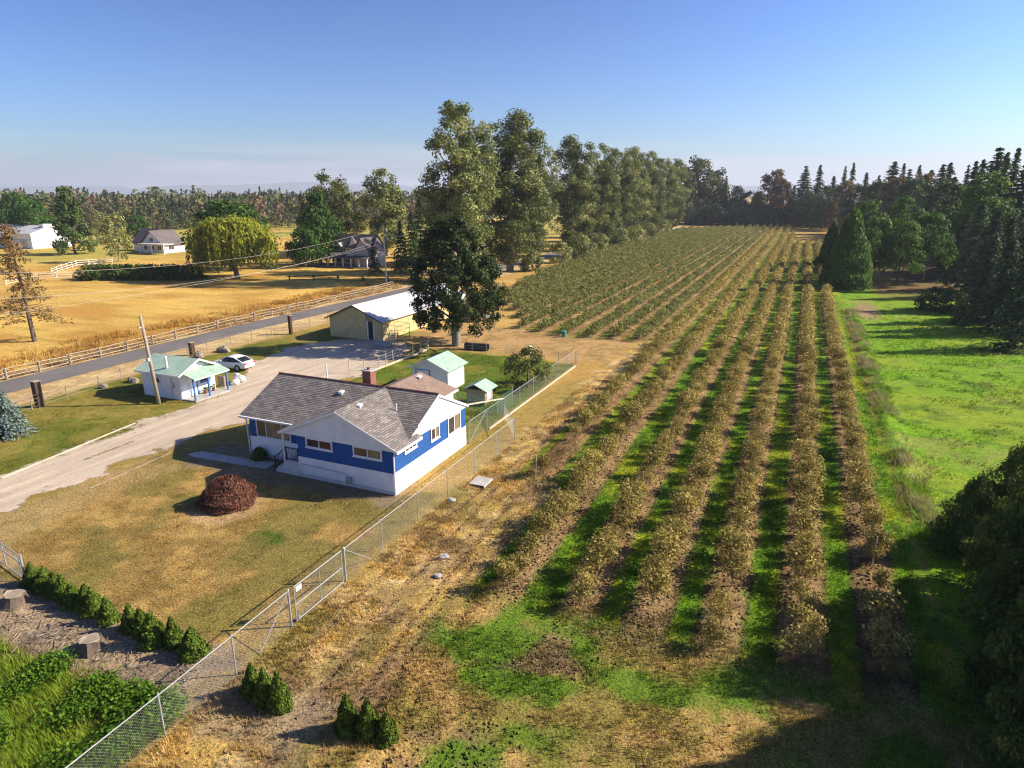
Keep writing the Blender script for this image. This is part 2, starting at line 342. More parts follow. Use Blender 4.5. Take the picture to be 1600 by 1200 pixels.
    l = mix(l, C3(0.17, 0.105, 0.05), np.maximum(sstep(128, 150, jy) * sstep(12, 15, jx), sstep(24, 28, jx) * sstep(80, 100, jy)))
    c = mix(c, l, mw)
    # beyond the meadow, forest floor
    c = mix(c, C3(0.10, 0.075, 0.04), sstep(14, 22, jx) * sstep(150, 170, jy) + sstep(400, 408, jy) * sstep(-66, -60, jx) * 0.8)
    # mulch strip along the hedge and the wild bank below it
    c = mix(c, mix(np.broadcast_to(C3(0.24, 0.185, 0.135), c.shape).copy(), C3(0.36, 0.27, 0.17), sstep(0.45, 0.65, n2)), band(jx, -60, -19.2, 0.4) * band(jy, 13.2, 16.3, 0.3))
    l = mix(np.broadcast_to(C3(0.15, 0.11, 0.06), c.shape).copy(), C3(0.12, 0.20, 0.02), sstep(0.42, 0.58, n1))
    c = mix(c, l, band(jx, -60, -19.0, 0.4) * (1 - sstep(12.8, 13.8, jy)))
    c = mix(c, C3(0.27, 0.21, 0.14), band(jx, -19.0, -13.8, 0.5) * band(jy, 13.0, 16.0, 0.5) * 0.75)
    return np.clip(c, 0.01, 0.9)
def steps(parts):
    out = [np.arange(a, b, s) for a, b, s in parts]; return np.concatenate(out)
def geo(a, s, ratio, end):
    o = []
    while abs(a) < end: s *= ratio; a += s * (1 if end > 0 and a > 0 else 1); o.append(a)
    return np.array(o)
xs = np.concatenate([[-14000, -8000, -5000, -3000, -2000, -1400, -1000, -700], np.arange(-520, -260, 26.0), np.arange(-260, -84, 4.0), np.arange(-84, -63, 0.7), np.arange(-63, -41, 0.4), np.arange(-41, 12, 0.25), np.arange(12, 40, 0.9), np.arange(40, 120, 8.0), [150, 220, 320, 500, 800, 1400, 3000, 6000, 14000]])
ys = np.concatenate([[-6000, -2000, -600, -200, -80, -30, -8, 0, 3], np.arange(5, 9, 0.5), np.arange(9, 62, 0.25), np.arange(62, 130, 0.55), np.arange(130, 300, 1.6), np.arange(300, 420, 4.0), np.arange(420, 700, 28.0), [800, 1000, 1400, 2000, 3000, 5000, 9000, 16000]])
GX, GY = np.meshgrid(xs, ys); nx, ny = len(xs), len(ys)
gV = np.stack([GX.ravel(), GY.ravel(), gz(GX.ravel(), GY.ravel())], 1)
ii = (np.arange(ny - 1)[:, None] * nx + np.arange(nx - 1)[None, :]).ravel()
gF = np.stack([ii, ii + 1, ii + nx + 1, ii + nx], 1)
m, nt, b = new_mat('ground_soil_and_grass')
at = node(nt, 'ShaderNodeAttribute', attribute_name='Col')
n_f = noise(nt, 9.0, 6, 0.72); n_m = noise(nt, 1.7, 6, 0.7)
r1 = ramp(nt, n_f.outputs[0], [(0.37, (0.42, 0.42, 0.42)), (0.5, (1, 1, 1)), (0.64, (1.65, 1.58, 1.4))])
r2 = ramp(nt, n_m.outputs[0], [(0.32, (0.68, 0.70, 0.66)), (0.5, (1, 1, 1)), (0.70, (1.28, 1.22, 1.1))])
mu = node(nt, 'ShaderNodeMix', data_type='RGBA', blend_type='MULTIPLY'); mu.inputs[0].default_value = 1.0
mu2 = node(nt, 'ShaderNodeMix', data_type='RGBA', blend_type='MULTIPLY'); mu2.inputs[0].default_value = 1.0
nt.links.new(at.outputs['Color'], mu.inputs[6]); nt.links.new(r1.outputs[0], mu.inputs[7]); nt.links.new(mu.outputs[2], mu2.inputs[6]); nt.links.new(r2.outputs[0], mu2.inputs[7])
nt.links.new(mu2.outputs[2], b.inputs['Base Color']); b.inputs['Roughness'].default_value = 0.95; b.inputs['Specular IOR Level'].default_value = 0.1
bump(nt, b, n_f.outputs[0], 0.9, 0.12)
M['ground'] = m
gm = mesh_np('ground', gV, gF, m, smooth=True); cattr(gm, 'Col', gcol(GX.ravel(), GY.ravel()))
ground = tag(put('ground', gm), kind='structure')
del GX, GY, gV, gF

# road
m, nt, b = new_mat('asphalt')
n_ = noise(nt, 0.35, 5, 0.6); n2_ = noise(nt, 40, 3, 0.7)
r = ramp(nt, n_.outputs[0], [(0.3, (0.115, 0.105, 0.10)), (0.7, (0.17, 0.155, 0.145))]); nt.links.new(r.outputs[0], b.inputs['Base Color'])
b.inputs['Roughness'].default_value = 0.85; bump(nt, b, n2_.outputs[0], 0.4, 0.01); M['asphalt'] = m
def ribbon(pts, w, name, mat, z=0.03, lift=0.0):
    V = []; Fq = []
    for i, (x, y) in enumerate(pts):
        a = Vector(pts[min(i + 1, len(pts) - 1)]) - Vector(pts[max(i - 1, 0)]); a.normalize(); nrm = Vector((-a.y, a.x))
        ww = w[i] if hasattr(w, '__len__') else w
        for s_ in (-1, -0.33, 0.33, 1): V.append((x + nrm.x * ww / 2 * s_, y + nrm.y * ww / 2 * s_, z + (0.03 if abs(s_) < 0.5 else 0) + lift))
    for i in range(len(pts) - 1):
        for j in range(3): Fq.append((i * 4 + j, i * 4 + j + 1, i * 4 + 5 + j, i * 4 + 4 + j))
    me = mesh_np(name, V, Fq, mat, smooth=True); return put(name, me)
tag(ribbon([(-68.4, -40), (-69.0, 20), (-69.6, 45), (-70.3, 70), (-69.3, 100), (-69.5, 130), (-70.5, 200), (-71, 300), (-71, 420)], 4.7, 'road', M['asphalt']), kind='structure')
# gravel driveway with ragged edges
def sheet(name, x0, x1, y0, y1, step, fn, mat, z):
    X, Y = np.meshgrid(np.arange(x0, x1, step), np.arange(y0, y1, step)); k = fn(X, Y); n_x = X.shape[1]
    i = (np.arange(X.shape[0] - 1)[:, None] * n_x + np.arange(n_x - 1)[None, :])
    keep = (np.maximum.reduce([k[:-1, :-1], k[1:, :-1], k[:-1, 1:], k[1:, 1:]]) > 0.02).ravel()
    i = i.ravel()[keep]; Fq = np.stack([i, i + 1, i + n_x + 1, i + n_x], 1)
    u, inv = np.unique(Fq, return_inverse=True)
    zz = z + gz(X, Y).ravel()
    V = np.stack([X.ravel(), Y.ravel(), zz], 1)[u]; me = mesh_np(name, V, inv.reshape(-1, 4), mat, smooth=True)
    fattr(me, 'mask', k.ravel()[u], 'POINT'); return tag(put(name, me), kind='structure')
def drive_mask(x, y):
    c = np.interp(y, [-20, 15, 22, 28, 34, 40, 46, 52, 60, 66, 72], [-43.5, -43.8, -44.2, -44.8, -44.9, -44.6, -45.5, -47.3, -48.2, -48.0, -47.5])
    w = np.interp(y, [-20, 15, 22, 28, 34, 40, 46, 52, 60, 64, 68.4, 70], [2.9, 2.8, 2.9, 3.1, 3.4, 4.0, 5.2, 6.8, 8.0, 7.2, 4.5, 1.0])
    e = np.abs(x - c) - w + (fbm(x, y, 2.5, 71, 4) - 0.5) * 3.2 + (fbm(x, y, 0.9, 73, 3) - 0.5) * 1.6
    mid = np.exp(-((x - c) / 0.5) ** 2) * (1 - sstep(34, 42, y)) * sstep(0.42, 0.62, fbm(x, y * 0.4, 1.6, 74, 3)) * 0.55
    return (1 - sstep(-2.1, 1.7, e)) * (1 - mid)
def masked(name, lo, hi, extra):
    m, nt, b = new_mat(name)
    at = node(nt, 'ShaderNodeAttribute', attribute_name='mask'); n1_ = noise(nt, 14, 5, 0.75); n0 = noise(nt, 0.9, 5, 0.65)
    tc_ = node(nt, 'ShaderNodeTexCoord'); mp_ = node(nt, 'ShaderNodeMapping'); mp_.inputs['Scale'].default_value = (1.3, 0.16, 1); nt.links.new(tc_.outputs['Object'], mp_.inputs[0]); nt.links.new(mp_.outputs[0], n0.inputs['Vector'])
    r = ramp(nt, n0.outputs[0], [(0.3, lo), (0.55, hi), (0.75, extra)]); rf = ramp(nt, n1_.outputs[0], [(0.36, (0.5, 0.5, 0.5)), (0.5, (1, 1, 1)), (0.64, (1.35, 1.33, 1.3))])
    mu = node(nt, 'ShaderNodeMix', data_type='RGBA', blend_type='MULTIPLY'); mu.inputs[0].default_value = 1.0
    nt.links.new(r.outputs[0], mu.inputs[6]); nt.links.new(rf.outputs[0], mu.inputs[7]); nt.links.new(mu.outputs[2], b.inputs['Base Color'])
    b.inputs['Roughness'].default_value = 0.95; bump(nt, b, n1_.outputs[0], 0.6, 0.05)
    ad = node(nt, 'ShaderNodeMath', operation='SUBTRACT'); ne_ = noise(nt, 2.6, 7, 0.75); nt.links.new(at.outputs['Fac'], ad.inputs[0]); nt.links.new(ne_.outputs[0], ad.inputs[1])
    ml = node(nt, 'ShaderNodeMath', operation='MULTIPLY_ADD', use_clamp=True); ml.inputs[1].default_value = 7.0; ml.inputs[2].default_value = 0.5; nt.links.new(ad.outputs[0], ml.inputs[0])
    nt.links.new(ml.outputs[0], b.inputs['Alpha']); return m
M['gravel'] = masked('gravel', (0.38, 0.305, 0.225), (0.50, 0.41, 0.31), (0.66, 0.53, 0.38))
sheet('driveway', -60, -38, -10, 72, 0.33, drive_mask, M['gravel'], 0.012)
M['concrete'] = simple('concrete', (0.42, 0.40, 0.37), 0.9, 0.2, 1.5, bmp=0.3)
pb = MB()
pth = [(-38.9, 31.2), (-38.4, 32.0), (-33.2, 32.3), (-31.9, 32.6), (-31.9, 31.45), (-33.2, 31.35), (-37.9, 31.05)]
pb.extrude(pth, 'z', 0.0, 0.06); tag(pb.build('path', M['concrete']), kind='structure')

# distant hills
def hill(name, y0, pts, mat, base=-30):
    mb = MB(); V = []; Fq = []
    for i, (u, h) in enumerate(pts):
        a = R(u); dv = Vector((math.sin(a), math.cos(a), 0)); p = dv * y0
        V += [(p.x, p.y, base), (p.x, p.y, h), (p.x + dv.x * y0 * .25, p.y + dv.y * y0 * .25, base)]
    for i in range(len(pts) - 1):
        a = i * 3; Fq += [(a, a + 3, a + 4, a + 1), (a + 1, a + 4, a + 5, a + 2)]
    return tag(put(name, mesh_np(name, V, Fq, mat, smooth=True)), kind='structure')
M['hills'] = simple('hills_forest', (0.10, 0.13, 0.12), 1.0, 0.2, 0.001)
pts = []
for u in np.arange(-80, 60, 0.5):
    h = 60 + 210 * float(fbm(np.array([u]), np.array([3.0]), 7, 14, 4)[0]) ** 1.3 + 40 * (float(vnoise(np.array([u]), np.array([1.0]), 1.4, 8)[0]) - .5)
    pts.append((u, h))
hill('hills', 11000, pts, M['hills'])
# ---------------------------------------------------------------- building helpers
def shingle_mat(name, c1, c2, c3, mortar):
    m, nt, b = new_mat(name)
    tc = node(nt, 'ShaderNodeTexCoord'); br = node(nt, 'ShaderNodeTexBrick')
    br.inputs['Color1'].default_value = (*c1, 1); br.inputs['Color2'].default_value = (*c2, 1); br.inputs['Mortar'].default_value = (*mortar, 1)
    br.inputs['Scale'].default_value = 1.0; br.inputs['Mortar Size'].default_value = 0.012; br.inputs['Brick Width'].default_value = 0.42; br.inputs['Row Height'].default_value = 0.17; br.inputs['Bias'].default_value = -0.1
    nt.links.new(tc.outputs['UV'], br.inputs['Vector'])
    n0 = noise(nt, 1.2, 5, 0.7, 'UV'); r0 = ramp(nt, n0.outputs[0], [(0.3, (0.72, 0.72, 0.74)), (0.7, (1.2, 1.18, 1.15))])
    mu = node(nt, 'ShaderNodeMix', data_type='RGBA', blend_type='MULTIPLY'); mu.inputs[0].default_value = 1.0
    nt.links.new(br.outputs['Color'], mu.inputs[6]); nt.links.new(r0.outputs[0], mu.inputs[7])
    nn = noise(nt, 7, 4, 0.8, 'UV'); rr = ramp(nt, nn.outputs[0], [(0.58, (0, 0, 0)), (0.75, (1, 1, 1))])
    mx = node(nt, 'ShaderNodeMix', data_type='RGBA'); mx.inputs[7].default_value = (*c3, 1)
    sc_ = node(nt, 'ShaderNodeMath', operation='MULTIPLY'); sc_.inputs[1].default_value = 0.6; nt.links.new(rr.outputs[0], sc_.inputs[0]); nt.links.new(sc_.outputs[0], mx.inputs[0]); nt.links.new(mu.outputs[2], mx.inputs[6])
    nt.links.new(mx.outputs[2], b.inputs['Base Color']); b.inputs['Roughness'].default_value = 0.9
    bump(nt, b, br.outputs['Fac'], -0.4, 0.01); return m
M['shingle'] = shingle_mat('roof_shingle', (0.165, 0.145, 0.138), (0.30, 0.265, 0.238), (0.48, 0.42, 0.35), (0.06, 0.052, 0.05))
M['shingle_brown'] = shingle_mat('roof_shingle_brown', (0.25, 0.17, 0.135), (0.30, 0.21, 0.165), (0.36, 0.27, 0.21), (0.12, 0.085, 0.07))
M['white'] = simple('white_paint', (0.76, 0.76, 0.755), 0.55, 0.06, 1.3)
M['siding'] = simple('white_siding', (0.74, 0.745, 0.745), 0.5, 0.10, 1.1)
M['blue'] = simple('blue_stucco', (0.014, 0.082, 0.28), 0.75, 0.12, 2.0, bmp=0.5, bscale=60)
M['blue_trim'] = simple('blue_trim_paint', (0.05, 0.16, 0.42), 0.5, 0.1)
M['foundation'] = simple('foundation_paint', (0.62, 0.61, 0.58), 0.85, 0.15, 2.0, bmp=0.3)
M['black_metal'] = simple('black_metal', (0.02, 0.02, 0.022), 0.45, 0.1)
M['brick'] = simple('chimney_brick', (0.24, 0.10, 0.075), 0.9, 0.3, 9, bmp=0.5)
M['grey_metal'] = simple('grey_metal', (0.45, 0.46, 0.47), 0.45, 0.1, metal=0.6)
M['galv'] = simple('galvanised_steel', (0.40, 0.41, 0.42), 0.45, 0.12, metal=0.35)
M['wood'] = simple('weathered_wood', (0.33, 0.27, 0.20), 0.9, 0.25, 4, bmp=0.4)
M['wood_pale'] = simple('pale_weathered_wood', (0.50, 0.43, 0.33), 0.9, 0.22, 3, bmp=0.4)
M['wood_dark'] = simple('dark_brown_wood', (0.075, 0.045, 0.03), 0.85, 0.25, 4, bmp=0.4)
m, nt, b = new_mat('window_glass'); b.inputs['Base Color'].default_value = (0.045, 0.04, 0.035, 1); b.inputs['Roughness'].default_value = 0.08; b.inputs['Specular IOR Level'].default_value = 0.6; M['glass'] = m
m, nt, b = new_mat('curtained_glass'); n_ = noise(nt, 1.5, 3, 0.5); r = ramp(nt, n_.outputs[0], [(0.35, (0.16, 0.13, 0.085)), (0.65, (0.25, 0.205, 0.13))]); nt.links.new(r.outputs[0], b.inputs['Base Color']); b.inputs['Roughness'].default_value = 0.12; M['glass_warm'] = m
m, nt, b = new_mat('green_metal_roof'); n_ = noise(nt, 1.6, 7, 0.72); r = ramp(nt, n_.outputs[0], [(0.28, (0.22, 0.30, 0.23)), (0.42, (0.32, 0.46, 0.36)), (0.7, (0.42, 0.55, 0.45))]); nt.links.new(r.outputs[0], b.inputs['Base Color']); b.inputs['Roughness'].default_value = 0.5; M['green_roof'] = m
M['zinc_roof'] = simple('pale_metal_roof', (0.60, 0.61, 0.64), 0.45, 0.07, 0.6, metal=0.15)
m, nt, b = new_mat('yellow_boards'); n_ = noise(nt, 1.3, 4, 0.65); r = ramp(nt, n_.outputs[0], [(0.3, (0.52, 0.42, 0.19)), (0.7, (0.66, 0.55, 0.28))]); nt.links.new(r.outputs[0], b.inputs['Base Color']); b.inputs['Roughness'].default_value = 0.85; M['yellow'] = m

def lap(mb, plane, c, out, left, right, z0, z1, course=0.2, d=0.036):
    """lap siding on the plane x=c or y=c; left(z), right(z) give its extent; out = outward sign"""
    n = max(1, round((z1 - z0) / course)); h = (z1 - z0) / n
    def P(u, o_, z): return (c + out * o_, u, z) if plane == 'x' else (u, c + out * o_, z)
    for k in range(n):
        a, e = z0 + k * h, z0 + (k + 1) * h
        la, ra, le, re = left(a), right(a), left(e), right(e)
        if ra - la < 0.02: continue
        if re - le < 0: le = re = (le + re) / 2
        mb.poly([P(la, 0.03 + d, a), P(ra, 0.03 + d, a), P(re, 0.03, e), P(le, 0.03, e)])
        mb.poly([P(la, 0.0, a), P(ra, 0.0, a), P(ra, 0.03 + d, a), P(la, 0.03 + d, a)])
        mb.poly([P(la, 0.0, a), P(la, 0.03 + d, a), P(le, 0.03, e), P(le, 0, e)]); mb.poly([P(ra, 0.0, a), P(ra, 0.03 + d, a), P(re, 0.03, e), P(re, 0, e)])
def courses(mb, A, B, C, D, h=0.17, lift=0.014, seed=0):
    """shingle courses on the slope A-B (eave) to D-C (ridge)"""
    A, B, C, D = map(Vector, (A, B, C, D)); nrm = (B - A).cross(D - A).normalized()
    if nrm.z < 0: nrm = -nrm
    L = ((D - A).length + (C - B).length) / 2; n = max(1, round(L / h)); ua = (B - A).normalized()
    for k in range(n):
        t0, t1 = k / n, (k + 1) / n
        p0 = A.lerp(D, t0); p1 = B.lerp(C, t0); q0 = A.lerp(D, t1); q1 = B.lerp(C, t1); o = nrm * lift
        u = lambda p, v: (ua.dot(p - A) + seed * 3.3, v)
        mb.poly([p0 + o, p1 + o, q1 + nrm * 0.002, q0 + nrm * 0.002], [u(p0, k * 0.17 + 0.001), u(p1, k * 0.17 + 0.001), u(q1, k * 0.17 + 0.169), u(q0, k * 0.17 + 0.169)])
        mb.poly([p0 - nrm * 0.01, p1 - nrm * 0.01, p1 + o, p0 + o], [u(p0, k * 0.17), u(p1, k * 0.17), u(p1, k * 0.17), u(p0, k * 0.17)])
    mb.poly([A - nrm * 0.08, B - nrm * 0.08, C - nrm * 0.08, D - nrm * 0.08], [(0, 0)] * 4)
def window(parent, plane, c, out, u0, u1, z0, z1, n=2, glass=('glass', 'glass'), fr=0.09, split=None, name='window', sill=True, trim='white'):
    """frame boards proud of the wall, panes set back inside them"""
    def bx(mb, a, b_, o0, o1, za, zb):
        lo, hi = sorted((c + out * o0, c + out * o1))
        if plane == 'x': mb.box(lo, hi, a, b_, za, zb)
        else: mb.box(a, b_, lo, hi, za, zb)
    f = MB()
    bx(f, u0, u1, 0, 0.07, z1 - fr, z1); bx(f, u0, u1, 0, 0.07, z0, z0 + fr); bx(f, u0, u0 + fr, 0.001, 0.07, z0 + fr, z1 - fr); bx(f, u1 - fr, u1, 0.001, 0.07, z0 + fr, z1 - fr)
    cuts = split or [i / n for i in range(1, n)]
    xsplit = [u0 + fr] + [u0 + fr + (u1 - u0 - 2 * fr) * t for t in cuts] + [u1 - fr]
    for x in xsplit[1:-1]: bx(f, x - 0.03, x + 0.03, 0.001, 0.055, z0 + fr, z1 - fr)
    w = f.build(name, M[trim], parent)
    for i in range(len(xsplit) - 1):
        p = MB(); bx(p, xsplit[i] + (0.03 if i else 0), xsplit[i + 1] - (0.03 if i < len(xsplit) - 2 else 0), 0.002, 0.02, z0 + fr, z1 - fr); p.build('pane', M[glass[i % len(glass)]], w)
    if sill:
        s = MB(); bx(s, u0 - 0.05, u1 + 0.05, 0, 0.11, z0 - 0.045, z0 - 0.001); s.build('sill', M[trim], w)
    return w

# ---------------------------------------------------------------- blue and white house
H_X0, H_X1, H_XP = -34.6, -21.5, -28.85      # left wall, right wall, left end of the projecting front
H_YF, H_YW, H_YB = 31.4, 33.1, 41.0
ZE, ZR, ZS = 3.05, 5.05, 1.48               # eave, ridge, top of the white skirt
YR, XR = 37.0, -25.6
house = empty('bungalow', (-27, 36, 0), 'blue and white bungalow with grey shingle roof and front gable', 'house')
w = MB(); w.extrude([(H_X0, H_YW), (H_XP, H_YW), (H_XP, H_YF), (H_X1, H_YF), (H_X1, H_YB), (H_X0, H_YB)], 'z', ZS - 0.02, ZE - 0.06); w.build('wall', M['blue'], house)
w = MB(); e = 0.03; w.extrude([(H_X0 + e, H_YW + e), (H_XP + e, H_YW + e), (H_XP + e, H_YF + e), (H_X1 - e, H_YF + e), (H_X1 - e, H_YB - e), (H_X0 + e, H_YB - e)], 'z', -0.3, ZS - 0.021); w.build('foundation', M['foundation'], house)
def skirt(plane, c, out, a, b_):
    mb = MB(); lap(mb, plane, c, out, lambda z: a, lambda z: b_, 0.32, ZS, 0.23); mb.build('skirt_siding', M['siding'], house)
skirt('y', H_YF, -1, H_XP, H_X1); skirt('y', H_YW, -1, H_X0, -29.96)
f = MB(); f.box(H_X1 - 0.03, H_X1 + 0.03, H_YF - 0.03, H_YB, -0.3, ZS); f.build('side_skirt', M['white'], house)
f = MB(); f.box(H_X0 - 0.04, H_X0, H_YW - 0.04, H_YB, 0.25, ZS); f.build('side_skirt', M['white'], house)
# gables
gl = lambda z: -30.1 + (z - ZE) / (ZR - ZE) * (XR + 30.1) if z > ZE else -30.1
gr = lambda z: -21.28 - (z - ZE) / (ZR - ZE) * (-21.28 - XR) if z > ZE else -21.28
mb = MB(); lap(mb, 'y', H_YF, -1, gl, gr, 2.93, ZR - 0.08, 0.2); mb.poly([(-30.1, H_YF, 2.93), (-21.3, H_YF, 2.93), (XR, H_YF, ZR - 0.1)]); mb.build('gable_siding', M['siding'], house)
yl = lambda z: 32.95 + (z - ZE) / (ZR - ZE) * (YR - 32.95) if z > ZE else 32.95
yr_ = lambda z: 41.2 - (z - ZE) / (ZR - ZE) * (41.2 - YR) if z > ZE else 41.2
mb = MB(); lap(mb, 'x', H_X1, 1, yl, yr_, 2.93, ZR - 0.08, 0.2); mb.build('gable_siding', M['siding'], house)
mb = MB(); lap(mb, 'x', H_X0, -1, yl, yr_, 2.93, ZR - 0.08, 0.2); mb.build('gable_siding', M['siding'], house)
# roofs
RX0, RX1 = -35.1, -21.38
mb = MB(); courses(mb, (RX0, 32.75, ZE), (RX1, 32.75, ZE), (RX1, YR, ZR), (RX0, YR, ZR)); courses(mb, (RX1, 41.25, ZE), (RX0, 41.25, ZE), (RX0, YR, ZR), (RX1, YR, ZR), seed=1)
main_roof = mb.build('main_roof', M['shingle'], house)
mb = MB(); YG = 31.22; s_r = lambda x: ZR - (x - XR) / (-21.08 - XR) * (ZR - ZE)
courses(mb, (-30.25, YR, ZE), (-30.25, YG, ZE), (XR, YG, ZR + 0.004), (XR, YR, ZR + 0.004), seed=2)
courses(mb, (-21.08, YG, ZE), (-21.08, 34.15, ZE), (XR, 34.15, ZR + 0.004), (XR, YG, ZR + 0.004), seed=3)
courses(mb, (-21.55, 34.15, s_r(-21.55)), (-21.55, YR, s_r(-21.55)), (XR, YR, ZR + 0.004), (XR, 34.15, ZR + 0.004), seed=3)
front_roof = mb.build('front_gable_roof', M['shingle'], house)
mb = MB(); mb.tube([(RX0, YR, ZR + 0.02), (RX1, YR, ZR + 0.02)], 0.07, 6); mb.build('ridge_cap', M['brick'], main_roof)
mb = MB(); mb.tube([(XR, YG, ZR + 0.015), (XR, YR, ZR + 0.015)], 0.06, 6); mb.build('ridge_cap', M['shingle'], front_roof)
def fascia(p, q, h=0.17, t=0.03): f_ = MB(); f_.beam(p, q, t, h); return f_.build('fascia', M['white'], house)
fascia((RX0, 32.73, ZE - 0.09), (-30.32, 32.73, ZE - 0.09)); fascia((-30.27, YG - 0.02, ZE - 0.09), (XR, YG - 0.02, ZR - 0.1)); fascia((-21.06, YG - 0.02, ZE - 0.09), (XR, YG - 0.02, ZR - 0.1))
fascia((-21.05, YG, ZE - 0.09), (-21.05, 34.15, ZE - 0.09), 0.19); fascia((RX1 + 0.01, 34.2, ZE + 0.58), (RX1 + 0.01, YR, ZR - 0.1)); fascia((RX1 + 0.01, 41.27, ZE - 0.09), (RX1 + 0.01, YR, ZR - 0.1))
fascia((RX0 - 0.01, 32.75, ZE - 0.09), (RX0 - 0.01, YR, ZR - 0.1)); fascia((RX0 - 0.01, 41.25, ZE - 0.09), (RX0 - 0.01, YR, ZR - 0.1)); fascia((-21.07, 34.17, ZE - 0.08), (-21.5, 34.17, ZE - 0.05))
g_ = MB(); g_.beam((RX0, 32.66, ZE - 0.06), (-30.35, 32.66, ZE - 0.06), 0.12, 0.1); g_.build('gutter', M['white'], house)
def spout(pts): s_ = MB(); s_.tube(pts, 0.045, 6); s_.build('downspout', M['white'], house)
spout([(-35.0, 32.66, ZE - 0.12), (-34.72, 32.95, ZE - 0.3), (-34.72, 33.0, 0.2)]); spout([(-21.2, 31.3, ZE - 0.12), (-21.38, 31.3, ZE - 0.35), (-21.38, 31.3, 0.1)]); f = MB(); f.box(-30.14, -30.04, 31.42, 31.52, 0.0, 2.92); f.build('porch_post', M['white'], house)
f = MB(); f.box(-30.1, H_XP - 0.002, 31.405, H_YW - 0.002, 2.9, 2.928); f.build('soffit', M['white'], house)
# windows
window(house, 'y', H_YF, -1, -28.12, -26.02, 2.24, 2.92, 2, ('glass', 'glass'))
window(house, 'y', H_YF, -1, -24.42, -22.28, 2.22, 2.92, 2, ('glass', 'glass_warm'))
window(house, 'y', H_YW, -1, -33.95, -30.9, 1.5, 2.9, 3, ('glass', 'glass_warm', 'glass_warm'), split=[0.27, 0.76], name='picture_window')
window(house, 'x', H_X1, 1, 32.65, 34.1, 2.33, 2.90, 3, ('glass',)); window(house, 'x', H_X1, 1, 35.9, 37.05, 1.98, 2.90, 2, ('glass', 'glass_warm')); window(house, 'x', H_X1, 1, 38.25, 40.15, 1.58, 2.91, 2, ('glass', 'glass_warm'))
# stoop, steps, railing, door
f = MB(); f.box(-29.95, H_XP - 0.002, 31.42, H_YW - 0.06, -0.1, 0.98); stoop = f.build('stoop', M['foundation'], house)
for k in range(4):
    f = MB(); f.box(-29.95 - 0.28 * (k + 1), -29.952 - 0.28 * k, 31.45, 32.75, -0.1, 0.78 - 0.2 * k); f.build('step', M['foundation'], stoop)
rl = MB(); rl.beam((-29.95, 31.46, 1.9), (H_XP - 0.08, 31.46, 1.9), 0.05, 0.05); rl.beam((-29.95, 31.46, 1.12), (H_XP - 0.08, 31.46, 1.12), 0.04, 0.04); rl.beam((-31.0, 31.48, 1.02), (-29.95, 31.46, 1.9), 0.05, 0.05); rl.beam((-31.0, 31.48, 0.3), (-29.95, 31.46, 1.12), 0.04, 0.04)
rail = rl.build('railing', M['black_metal'], house)
for x, zb, zt in ((-29.95, 0.98, 1.97), (-28.95, 0.98, 1.97), (-31.0, -0.02, 1.1)):
    f = MB(); f.box(x - 0.03, x + 0.03, 31.43, 31.49, zb, zt); f.build('railing_post', M['black_metal'], rail)
for i in range(8):
    x = -29.84 + i * 0.115; f = MB(); f.box(x - 0.009, x + 0.009, 31.45, 31.468, 1.13, 1.89); f.build('baluster', M['black_metal'], rail)
for i in range(8):
    t = (i + 1) / 9; x = -31.0 + 1.05 * t; f = MB(); f.box(x - 0.009, x + 0.009, 31.46, 31.478, 0.3 + 0.82 * t, 1.02 + 0.88 * t); f.build('baluster', M['black_metal'], rail)
f = MB(); f.box(-29.85, -28.98, H_YW - 0.06, H_YW - 0.001, 1.0, 2.85); dr = f.build('door', M['white'], house); f = MB(); f.tube([(-29.7, H_YW - 0.06, 1.9), (-29.7, H_YW - 0.13, 1.9)], 0.03, 6); f.build('handle', M['grey_metal'], dr)
# chimney and roof fittings
f = MB(); f.box(-28.05, -27.35, 37.7, 38.35, 4.3, 5.78); ch = f.build('chimney', M['brick'], house)
f = MB(); f.box(-28.12, -27.28, 37.63, 38.42, 5.781, 5.86); f.build('chimney_cap', M['concrete'], ch); f = MB(); f.tube([(-27.7, 38.0, 5.86), (-27.7, 38.0, 6.02)], 0.13, 8); f.build('flue', M['brick'], ch)
def vent(x, y, z, s=0.16): f_ = MB(); f_.extrude([(y - s, z), (y + s, z + 0.13), (y + s, z + 0.26), (y - s, z + 0.16)], 'x', x - s, x + s); f_.build('roof_vent', M['white'], house)
vent(-25.1, 33.2, s_r(-25.1) - 0.05); vent(-28.6, 35.9, 4.5)
f = MB(); f.tube([(-23.55, 35.1, 3.9), (-23.55, 35.1, 4.65)], 0.05, 8); f.build('vent_pipe', M['white'], house)
f = MB(); f.tube([(-31.8, 38.4, 4.3), (-31.8, 38.4, 5.75)], 0.05, 8); f.build('vent_pipe', M['white'], house)
# gas meter with pipe
f = MB(); f.tube([(-28.7, 31.3, 0.0), (-28.7, 31.3, 1.0), (-25.3, 31.28, 0.92), (-25.0, 31.25, 0.9), (-25.0, 31.25, 0.15)], 0.015, 6); pipe = f.build('gas_pipe', M['grey_metal'], house)
f = MB(); f.box(-24.95, -24.6, 31.08, 31.3, 0.35, 0.75); f.tube([(-24.78, 31.07, 0.6), (-24.78, 31.02, 0.6)], 0.11, 10); f.build('gas_meter', M['grey_metal'], house, bevel=0.03)
